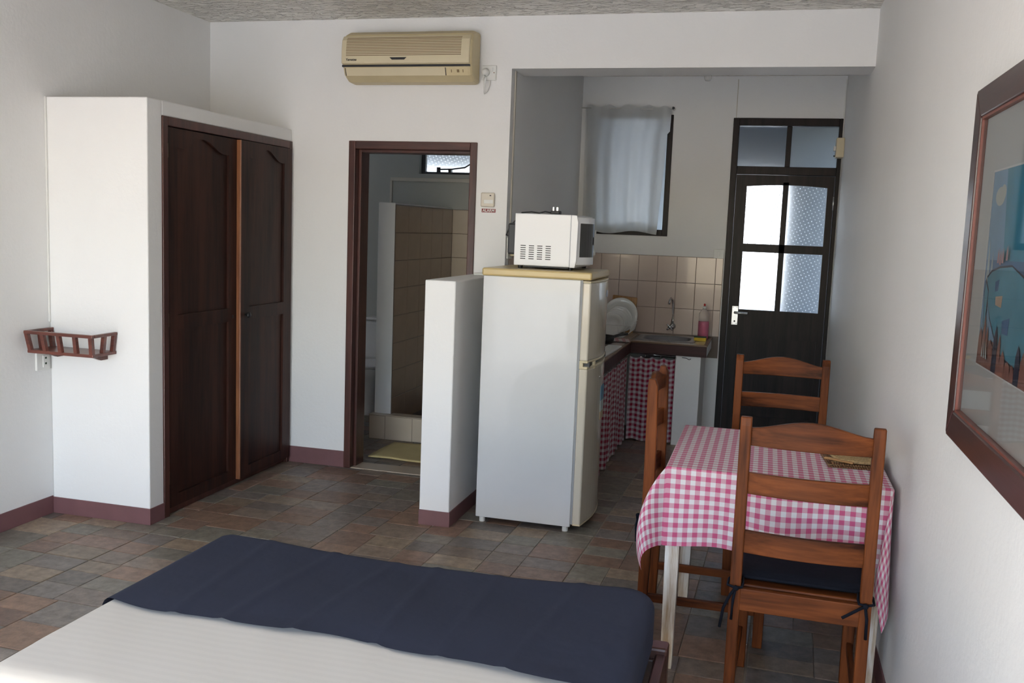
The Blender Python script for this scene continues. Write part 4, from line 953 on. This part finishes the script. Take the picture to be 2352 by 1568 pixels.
# ---------------------------------------------------------------- chairs
CW, CD_ = 0.424, 0.47
def rail_mesh(x0, x1, z0, z1f, bow, th, y0=0.0, n_=14, zb=None):
    m = MB(); v = []; 
    for i in range(n_+1):
        s = i/n_; x = x0+(x1-x0)*s; y = y0 - bow*(1-(2*s-1)**2); zt = z1f(s); zb_ = zb(s) if zb else z0
        v += [(x, y-th/2, zb_), (x, y+th/2, zb_), (x, y+th/2, zt), (x, y-th/2, zt)]
    f = []
    for i in range(n_):
        for k in range(4): f.append((i*4+k, i*4+(k+1) % 4, (i+1)*4+(k+1) % 4, (i+1)*4+k))
    f += [(3, 2, 1, 0), (n_*4, n_*4+1, n_*4+2, n_*4+3)]
    return m.add(v, f)
def make_chair(label, loc, rz):
    r_ = thing('dining_chair', label, 'chair', loc, rz, None)
    hw = CW/2; pw = 0.0175
    for s_ in (-1, 1):
        m = MB(); cx = s_*(hw-pw)
        secs = [(0.0, 0.0, 0.018), (0.30, 0.004, 0.021), (0.46, 0.004, 0.022), (0.80, 0.002, 0.021), (0.985, -0.002, 0.019), (1.012, -0.006, 0.012)]
        v = []
        for z, y, d in secs:
            v += [(cx-pw, y-d, z), (cx+pw, y-d, z), (cx+pw, y+d, z), (cx-pw, y+d, z)]
        f = [(3, 2, 1, 0), tuple(range(20, 24))] + [(i*4+k, i*4+(k+1) % 4, i*4+4+(k+1) % 4, i*4+4+k) for i in range(5) for k in range(4)]
        m.add(v, f).build('back_post', 'chair_wood_v', r_, bevel=0.004)
        MB().taper((s_*(hw-0.030), CD_-0.022, 0), 0.018, 0.018, (s_*(hw-0.026), CD_-0.022, 0.445), 0.023, 0.022).build('front_leg', 'chair_wood_v', r_, bevel=0.004)
        MB().box(s_*(hw-0.024)-0.009, s_*(hw-0.024)+0.009, 0.02, CD_-0.04, 0.125, 0.158).build('stretcher', 'chair_wood_y', r_, bevel=0.003)
        MB().box(s_*(hw-0.020)-0.011, s_*(hw-0.020)+0.011, 0.02, CD_-0.04, 0.395, 0.447).build('side_rail', 'chair_wood_y', r_, bevel=0.003)
    i0, i1 = -hw+2*pw-0.004, hw-2*pw+0.004
    rail_mesh(i0, i1, 0.922, lambda s: 0.978 + 0.034*(0.5-0.5*math.cos(2*PI*s))**0.8, 0.020, 0.018).build('top_slat', 'chair_wood_x', r_, bevel=0.003)
    rail_mesh(i0, i1, 0.768, lambda s: 0.836, 0.020, 0.018).build('back_slat', 'chair_wood_x', r_, bevel=0.003)
    rail_mesh(i0, i1, 0.578, lambda s: 0.650, 0.020, 0.018).build('back_slat', 'chair_wood_x', r_, bevel=0.003)
    MB().box(i0, i1, -0.014, 0.010, 0.390, 0.462).build('rear_rail', 'chair_wood_x', r_, bevel=0.003)
    MB().box(-hw+0.05, hw-0.05, CD_-0.035, CD_-0.013, 0.395, 0.447).build('front_rail', 'chair_wood_x', r_, bevel=0.003)
    MB().box(-hw+0.002, hw-0.002, 0.024, CD_+0.006, 0.447, 0.465).build('seat', 'chair_wood_x', r_, bevel=0.006)
    return r_
def make_cushion(label, loc, rz, ties=True):
    r_ = thing('seat_cushion', label, 'cushion', loc, rz)
    hw = CW/2-0.008; m = MB()
    def cf(sgn):
        def fn(u, v):
            x = u*hw; y = 0.032 + (CD_-0.035)*(v+1)/2
            e = (1-abs(u)**6)*(1-abs(v)**6)
            return (x, y, 0.4875 + sgn*(0.004+0.016*max(0, e)**0.5))
        return fn
    m.grid(cf(1), frange(-1, 1, 24), frange(-1, 1, 24)); m.grid(cf(-1), frange(-1, 1, 24), frange(-1, 1, 24))
    per = [(-hw, 0.032), (hw, 0.032), (hw, CD_-0.003), (-hw, CD_-0.003)]
    c_ = m.build('pad', 'navy_cushion', r_, True)
    MB().tube([(x, y, 0.4875) for x, y in per], 0.006, 8, True).build('piping', 'navy_cushion', r_, True)
    if ties:
        for s_ in (-1, 1):
            hx = s_*(CW/2)
            t1 = MB().tube([(s_*(hw-0.03), 0.034, 0.487), (s_*(CW/2-0.04), 0.0, 0.475), (s_*(CW/2-0.038), -0.024, 0.470), (s_*(CW/2-0.018), -0.030, 0.468), (hx+s_*0.006, -0.016, 0.470), (hx+s_*0.005, 0.020, 0.478), (s_*(hw-0.004), 0.036, 0.487)], 0.0042, 7)
            t1.build('tie', 'navy_cushion', r_, True)
            MB().tube([(s_*(CW/2-0.020), -0.031, 0.468), (s_*(CW/2-0.004), -0.036, 0.445), (s_*(CW/2+0.014), -0.036, 0.40), (s_*(CW/2+0.022), -0.034, 0.335)] if s_ < 0 else [(s_*(CW/2-0.020), -0.031, 0.468), (s_*(CW/2-0.05), -0.040, 0.450), (s_*(CW/2-0.085), -0.042, 0.425)], 0.0048, 7).build('tie', 'navy_cushion', r_, True)
            MB().tube([(s_*(CW/2-0.020), -0.031, 0.468), (s_*(CW/2-0.014), -0.038, 0.43), (s_*(CW/2-0.012), -0.034, 0.365)], 0.0048, 7).build('tie', 'navy_cushion', r_, True)
            MB().lathe([(0.004, -0.008), (0.009, -0.004), (0.009, 0.004), (0.004, 0.008)], (s_*(CW/2-0.020), -0.033, 0.468), 10, 2).build('knot', 'navy_cushion', r_, True)
    return r_
NC = ((0.163, 2.985, 0), math.radians(-2.0)); LC = ((-0.392, 3.805, 0), -PI/2); FC = ((0.097, 4.575, 0), PI)
make_chair('reddish-brown ladder-back chair with knotted dark cushion ties at the bed end of the table', *NC)
make_chair('reddish-brown ladder-back chair tucked sideways under the table facing the wall', *LC)
make_chair('reddish-brown ladder-back chair at the kitchen door end of the table', *FC)
make_cushion('navy tie-on seat cushion with its ties knotted round the back posts of the bed-end chair', *NC)
make_cushion('navy tie-on seat cushion on the chair tucked sideways under the table', *LC)

# ---------------------------------------------------------------- bed
BX0, BX1, BY0, BY1, BZ = -1.735, -0.262, 0.72, 2.80, 0.485
bd = thing('bed', 'dark wooden double bed with a mattress', 'bed', ((BX0+BX1)/2, BY0, 0))
bx, by = (BX0+BX1)/2, BY0
def bb(x0, x1, y0, y1, z0, z1, name, mat, bev=0.006, seg=2): return MB().box(x0-bx, x1-bx, y0-by, y1-by, z0, z1).build(name, mat, bd, bevel=bev, seg=seg)
bb(BX1+0.020, BX1+0.052, BY0, 2.70, 0.15, 0.345, 'side_rail', 'bed_wood'); bb(BX0-0.052, BX0-0.020, BY0, 2.70, 0.15, 0.345, 'side_rail', 'bed_wood')
bb(BX0-0.02, BX1+0.02, 2.66, 2.70, 0.15, 0.33, 'foot_rail', 'bed_wood')
for x in (BX0-0.055, BX1-0.005): bb(x, x+0.06, 2.67, 2.735, 0, 0.362, 'post', 'bed_wood', 0.008)
for x in (BX0-0.055, BX1-0.005): bb(x, x+0.06, BY0-0.06, BY0, 0, 0.80, 'post', 'bed_wood', 0.008)
bb(BX0, BX1, BY0-0.05, BY0-0.015, 0.30, 0.78, 'headboard', 'bed_wood')
bb(BX0+0.01, BX1-0.01, BY0+0.01, 2.66, 0.22, 0.26, 'slat_base', 'bed_wood')
bb(BX0+0.012, BX1-0.012, BY0+0.005, BY1-0.02, 0.262, BZ-0.034, 'mattress', 'bed_white', 0.05, 4)
def foot_sag(u, v): return 0.024*max(0, 1-((u+1.0)/0.74)**2)*sstep(2.25, 2.76, v)
def bed_cloth(x0, x1, y0, y1, zt, rad, drop, ucoords, vcoords, er, wr_, seed, zmin=0.2, lift=None):
    rg = random.Random(seed); ph = [rg.uniform(0, 6.28) for _ in range(8)]
    def fn(u, v):
        # nearest point on rounded rectangle (straight at the head end)
        cx = max(x0+rad, min(x1-rad, u)); cy = min(y1-rad, v)
        du, dv = u-cx, v-cy; d = math.hypot(du, dv)
        if d <= rad or (abs(u-cx) < 1e-9 and v <= y1-rad): Q = (u, v); dist = 0; nx = ny = 0
        else: nx, ny = du/d, dv/d; Q = (cx+nx*rad, cy+ny*rad); dist = d-rad
        a = min(dist/er, PI/2) if er > 0 else 0
        o_ = er*math.sin(a); dn = er*(1-math.cos(a)) + max(0, dist-er*PI/2)
        w_ = wr_*(0.5*math.sin(u*7.3+v*9+ph[0]) + 0.35*math.sin(u*15-v*6+ph[1]) + 0.3*math.sin(v*13+u*3+ph[2]) + 0.25*math.sin(u*26+v*17+ph[3]))
        for cx_ in (-1.60, -1.22, -0.86, -0.48): w_ += 0.0032*math.exp(-((u-cx_-0.012*math.sin(v*5))/0.011)**2)
        k = 1-sstep(0, er*1.5, dist)
        x = Q[0]+nx*(o_ + (0 if k > 0.5 else 0.004*math.sin(v*18+u*14+ph[4]))); y = Q[1]+ny*(o_ + (0 if k > 0.5 else 0.004*math.sin(u*16+ph[5])))
        z = zt - dn + w_*k - foot_sag(u, v)
        if lift: z += lift(u, v)*k
        return (x, y, max(z, zmin))
    return MB().grid(fn, ucoords, vcoords)
ucs = lin(BX0-0.22, BX1+0.22, 0.016)
sp = bed_cloth(BX0+0.03, BX1-0.03, BY0, BY1-0.03, BZ, 0.085, 0.2, ucs, lin(BY0, BY1+0.17, 0.022), 0.030, 0.0022, 11, 0.352)
tag(sp.build('bedspread', 'bed_white', None, True), 'off-white satin-stripe sheet covering the bed', 'bedspread')
def run_y(u): return 2.145 + 0.035*(u+1.0) * -1 + 0.014*math.sin(u*6+1) + 0.007*math.sin(u*17)
rn_v = frange(0, 1, 44)
base_fn = {}
def runner():
    rg = random.Random(21); m = MB()
    tmp = bed_cloth(BX0+0.03-0.006, BX1-0.03+0.006, BY0, BY1-0.03+0.006, BZ+0.0085, 0.088, 0.2, [0, 1], [0, 1], 0.034, 0.0032, 21, 0.356)
    return tmp
def rfun():
    x0, x1, y1, er = BX0+0.026, BX1-0.026, BY1-0.026, 0.035
    def fn(u, s):
        v = run_y(max(BX0, min(BX1, u))) + (BY1+0.19 - run_y(max(BX0, min(BX1, u))))*s
        rad = 0.022 if u < -1.2 else 0.082
        cx = max(x0+rad, min(x1-rad, u)); cy = min(y1-rad, v); du, dv = u-cx, v-cy; d = math.hypot(du, dv)
        if d <= rad: Q = (u, v); dist = 0; nx = ny = 0
        else: nx, ny = du/d, dv/d; Q = (cx+nx*rad, cy+ny*rad); dist = d-rad
        a = min(dist/er, PI/2); o_ = er*math.sin(a); dn = er*(1-math.cos(a)) + max(0, dist-er*PI/2)
        k = 1-sstep(0, er*1.5, dist)
        # creases running diagonally over the runner
        w_ = 0.0014*math.sin(u*5.1+v*8) + 0.0012*math.sin(u*11-v*3.2+1) + 0.0010*math.sin(u*19+v*11)
        for cx_, am in ((-1.52, .004), (-1.33, .005), (-1.12, .004), (-0.93, .005), (-0.74, .003), (-0.52, .004)): w_ += am*math.exp(-((u-cx_-0.10*(v-2.45)*math.sin(cx_*9))/0.016)**2)
        hem = 0.004*math.sin(u*9)*(1-sstep(0, 0.1, s))
        x = Q[0]+nx*o_ - (0.05*(1-k)*nx if nx < 0 else 0)*0; y = Q[1]+ny*o_ + (0.006*math.sin(u*11)*ny*(1-k)); z = BZ + 0.0105 - dn + (w_+hem)*k - foot_sag(u, v)
        return (x, y, max(z, 0.356 if nx > 0.3 else 0.22))
    return fn
ru = lin(BX0-0.20, BX1+0.20, 0.014)
tag(MB().grid(rfun(), ru, frange(0, 1, 56)).build('bed_runner', 'navy', None, True), 'navy blue throw laid across the foot of the bed', 'throw')

# ---------------------------------------------------------------- framed picture on the right wall
PY0, PY1, PZ0, PZ1 = 1.33, 2.505, 1.100, 1.928
pc = thing('framed_picture', 'large glazed seascape print in a wide dark wooden frame', 'picture', (XR, (PY0+PY1)/2, PZ0))
ph_, pl_ = PZ1-PZ0, (PY1-PY0)/2; FW = 0.068; PD = 0.028
def pb(y0, y1, z0, z1, x0, x1, name, mat, bev=0.0, par=pc): return MB().box(x0, x1, y0, y1, z0, z1).build(name, mat, par, bevel=bev)
def mitre(pts, name): MB().prism(pts, 0, -PD, -0.001).build(name, 'picture_wood', pc, bevel=0.004)
mitre([(-pl_, 0), (pl_, 0), (pl_-FW, FW), (-pl_+FW, FW)], 'frame_side'); mitre([(-pl_, ph_), (pl_, ph_), (pl_-FW, ph_-FW), (-pl_+FW, ph_-FW)], 'frame_side')
mitre([(pl_, 0), (pl_, ph_), (pl_-FW, ph_-FW), (pl_-FW, FW)], 'frame_side'); mitre([(-pl_, 0), (-pl_, ph_), (-pl_+FW, ph_-FW), (-pl_+FW, FW)], 'frame_side')
IYa, IZa, IZb = pl_-FW, FW, ph_-FW
for (a, b_, c, d_) in ((IYa-0.006, IYa, IZa, IZb), (-IYa, -IYa+0.006, IZa, IZb), (-IYa+0.006, IYa-0.006, IZa, IZa+0.006), (-IYa+0.006, IYa-0.006, IZb-0.006, IZb)):
    pb(a, b_, c, d_, -PD+0.004, -0.002, 'inner_fillet', 'picture_inner')
pb(-IYa+0.006, IYa-0.006, IZa+0.006, IZb-0.006, -0.012, -0.002, 'mount_board', 'matboard')
AYh, AZ0, AZ1 = 0.385, 0.205, 0.625
art = semp('x') if False else None
for (a, b_, c, d_) in ((-AYh-0.004, AYh+0.004, AZ0-0.004, AZ0), (-AYh-0.004, AYh+0.004, AZ1, AZ1+0.004), (AYh, AYh+0.004, AZ0, AZ1), (-AYh-0.004, -AYh, AZ0, AZ1)):
    pb(a, b_, c, d_, -0.0135, -0.012, 'mount_bevel', 'matboard_edge')
plain('art_sky', (0.26, 0.47, 0.66), 0.7, var=0.10, vscale=7); plain('art_teal', (0.06, 0.36, 0.52), 0.7, var=0.15, vscale=9); plain('art_cloud', (0.62, 0.66, 0.62), 0.7)
plain('art_sea', (0.09, 0.22, 0.42), 0.7, var=0.15, vscale=12); plain('art_body', (0.13, 0.40, 0.52), 0.7, var=0.12, vscale=8); plain('art_sail', (0.58, 0.66, 0.66), 0.7)
plain('art_coral', (0.34, 0.17, 0.14), 0.7, var=0.25, vscale=25); plain('art_sand', (0.46, 0.30, 0.27), 0.7, var=0.12, vscale=14); plain('art_line', (0.05, 0.06, 0.10), 0.7); plain('art_pink', (0.62, 0.34, 0.36), 0.7); plain('art_peach', (0.66, 0.50, 0.38), 0.7)
asky = pb(-AYh, AYh, AZ0, AZ1, -0.0126, -0.012, 'print', 'art_sky')
lay = [0]
def art_poly(pts, mat):   # pts: s from the frame's kitchen-side edge (0..), t up; both in metres on the print
    lay[0] += 1; x = -0.0126 - 0.00012*lay[0]
    MB().prism([(AYh-s, AZ0+t_) for s, t_ in pts], 0, x, x+0.0001).build('printed_shape', mat, asky)
def ell(cs, ct_, a, b_, n_=24, rot=0.0):
    return [(cs + a*math.cos(2*PI*k/n_)*math.cos(rot) - b_*math.sin(2*PI*k/n_)*math.sin(rot), ct_ + a*math.cos(2*PI*k/n_)*math.sin(rot) + b_*math.sin(2*PI*k/n_)*math.cos(rot)) for k in range(n_)]
art_poly([(0.12, 0.42), (0.16, 0.19), (0.765, 0.16), (0.765, 0.42)], 'art_teal')
art_poly(ell(0.075, 0.365, 0.042, 0.020), 'art_cloud'); art_poly(ell(0.10, 0.372, 0.024, 0.017), 'art_cloud')
art_poly([(0.005, 0.23), (0.765, 0.235), (0.765, 0.15), (0.005, 0.15)], 'art_sea')
art_poly([(0.0, 0.0), (0.0, 0.06), (0.765, 0.06), (0.765, 0.0)], 'art_sand')
art_poly([(0.01, 0.185), (0.022, 0.275), (0.045, 0.180)], 'art_sail'); art_poly([(0.040, 0.178), (0.062, 0.250), (0.075, 0.165)], 'art_sail')
bodyp = [(0.03, 0.19), (0.07, 0.205), (0.14, 0.215), (0.24, 0.22), (0.34, 0.20), (0.45, 0.16), (0.52, 0.10), (0.46, 0.05), (0.34, 0.03), (0.22, 0.04), (0.14, 0.075), (0.085, 0.11), (0.055, 0.14)]
art_poly([(s-0.004+0.008*(s > 0.25), t_+0.004*(1 if t_ > 0.12 else -1)) for s, t_ in bodyp], 'art_line'); art_poly(bodyp, 'art_body')
art_poly([(0.012, 0.16), (0.02, 0.19), (0.055, 0.165), (0.05, 0.09), (0.058, 0.045), (0.044, 0.045), (0.025, 0.10)], 'art_line'); art_poly([(0.017, 0.155), (0.022, 0.180), (0.050, 0.162), (0.045, 0.09), (0.053, 0.05), (0.047, 0.05), (0.029, 0.10)], 'art_body')
art_poly([(0.11, 0.185), (0.145, 0.192), (0.14, 0.168), (0.115, 0.165)], 'art_sea'); art_poly([(0.125, 0.155), (0.185, 0.160), (0.18, 0.135), (0.128, 0.138)], 'art_peach')
art_poly([(0.20, 0.11), (0.26, 0.12), (0.255, 0.085), (0.205, 0.085)], 'art_sea')
rg = random.Random(9); s = 0.0
for k in range(16):
    w_ = rg.uniform(0.03, 0.055); h_ = rg.uniform(0.06, 0.12) if k < 6 else rg.uniform(0.03, 0.08)
    art_poly([(s, 0.0), (s+0.004, h_*0.7), (s+w_*0.45, h_), (s+w_*0.8, h_*0.8), (s+w_, 0.0)], 'art_line' if k % 5 == 4 else 'art_coral'); s += w_*0.92
    if s > 0.70: break
for (cs, ct_) in ((0.125, 0.225), (0.145, 0.222), (0.165, 0.226), (0.20, 0.232)): art_poly([(cs-0.008, ct_), (cs-0.004, ct_+0.03), (cs, ct_+0.018), (cs+0.006, ct_+0.032), (cs+0.008, ct_)], 'art_pink')
for k in range(3): art_poly([(0.06+0.012*k, 0.06), (0.052+0.022*k, 0.02), (0.064+0.022*k, 0.02)], 'art_sail')
MB().add([(-0.0185, -IYa+0.006, IZa+0.006), (-0.0185, IYa-0.006, IZa+0.006), (-0.0185, IYa-0.006, IZb-0.006), (-0.0185, -IYa+0.006, IZb-0.006)], [(3, 2, 1, 0)]).build('glass', 'picture_glass', pc)

# ---------------------------------------------------------------- bathroom
pt = struct(B(-2.722, -2.592, 6.36, YK, -0.1, 1.712).build('wall_shower', 'wall', bevel=0.006), 'half-height white-ended shower partition inside the bathroom', 'wall')
plain('bath_joint', (0.12, 0.09, 0.07), 0.8)
face = MB().box(-2.592, -2.588, 6.362, YK-0.001, 0.0, 1.70).build('tile_backing', 'bath_joint', pt)
bt_src = wtile(pt, (-2.5878, 6.365, 1.4), 0.2475, 0.1975, 'bath_tile'); bt_src.rotation_euler = (0, 0, PI/2)
for r in range(8):
    for k in range(5):
        if r == 0 and k == 0: continue
        o = inst(bt_src, pt, (-2.5878, 6.365+0.25*k, 1.5-0.2*r)); o.rotation_euler = (0, 0, PI/2)
bt_src.location = (-2.5878, 6.365, 1.5)
bk = struct(B(-2.588, XB1, YK-0.004, YK, 0.0, 1.70).build('trim_3', 'bath_joint'), 'light brown tiles on the shower end wall', 'wall tiles')
s0 = None
for r in range(8):
    for k in range(4):
        lc = (-2.586+0.21*k, YK-0.0045, 1.5-0.2*r)
        if s0 is None: s0 = wtile(bk, lc, 0.2075, 0.1975, 'bath_tile_light')
        else: inst(s0, bk, lc)
kr = struct(B(-2.735, XB1, 6.30, 6.40, -0.01, 0.176).build('trim_4', 'bath_joint'), 'tiled kerb of the shower', 'kerb')
x = -2.733
for k in range(5):
    w_ = 0.125 if k == 0 else 0.21
    t_ = wtile(kr, (x, 6.2995, 0.002), min(w_, XB1-x)-0.002, 0.172, 'bath_tile_light'); x += w_
MB().box(-2.74, XB1, 6.295, 6.405, 0.1765, 0.182).build('kerb_cap', 'bath_tile_light', kr, bevel=0.002)
strip('pipe_duct', -3.15, -1.70, YK-0.018, YK, 1.925, 1.955, 'horizontal cream pipe cover under the bathroom window', 'duct')
strip('pipe_duct', -3.155, -3.135, YK-0.015, YK, 0.9, 1.925, 'vertical cream pipe cover behind the shower partition', 'duct')
bm_ = MB().grid(lambda u, v: (u, v, 0.008+0.003*math.sin(u*14+v*9)), frange(0, 0.78, 20), frange(0, 0.46, 14))
bmo = tag(bm_.build('bath_mat', 'mat_yellow', None, True, solid=0.008), 'pale yellow bath mat on the bathroom floor', 'bath mat'); bmo.location = (-2.50, 5.755, 0.002)
tl = thing('toilet', 'white toilet with cistern beside the shower partition', 'toilet', (-3.12, YK, 0))
MB().box(-0.20, 0.20, -0.19, -0.01, 0.40, 0.74).build('cistern', 'ceramic', tl, bevel=0.03, seg=4); MB().box(-0.21, 0.21, -0.20, -0.005, 0.74, 0.765).build('cistern_lid', 'ceramic', tl, bevel=0.01)
bw = MB(); rr_ = [sring(0.11, 0.16, 0.0, p=2.4), sring(0.10, 0.15, 0.16, p=2.4), sring(0.17, 0.22, 0.32, p=2.3), sring(0.185, 0.235, 0.39, p=2.3), sring(0.15, 0.20, 0.39, p=2.3), sring(0.10, 0.14, 0.25, p=2.2)]
for q in rr_: bw.v += [(a, b_-0.42, c) for a, b_, c in q]
for i in range(5):
    for k in range(32): bw.f.append((i*32+k, i*32+(k+1) % 32, (i+1)*32+(k+1) % 32, (i+1)*32+k))
bw.f.append(tuple(range(5*32, 6*32))); bw.build('bowl', 'ceramic', tl, True)
st_ = MB(); q1 = sring(0.19, 0.24, 0.395, p=2.3); q2 = sring(0.19, 0.24, 0.415, p=2.3); st_.v = [(a, b_-0.42, c) for a, b_, c in q1+q2]
st_.f = [(k, (k+1) % 32, 32+(k+1) % 32, 32+k) for k in range(32)] + [tuple(range(31, -1, -1)), tuple(range(32, 64))]; st_.build('seat_lid', 'ceramic', tl, bevel=0.006)

# daylight portals at the openings (guide the sky sampling only)
def portal(name, x0, x1, z0, z1, y, flip):
    l = bpy.data.lights.new(name, 'AREA'); l.shape = 'RECTANGLE'; l.size = x1-x0; l.size_y = z1-z0; l.cycles.is_portal = True
    o = bpy.data.objects.new(name, l); COL.objects.link(o); o.location = ((x0+x1)/2, y, (z0+z1)/2); o.rotation_euler = (PI/2 if flip else -PI/2, 0, 0)
portal('portal_terrace', TD[0], TD[1], 0, TD[2], YREAR-0.1, False)
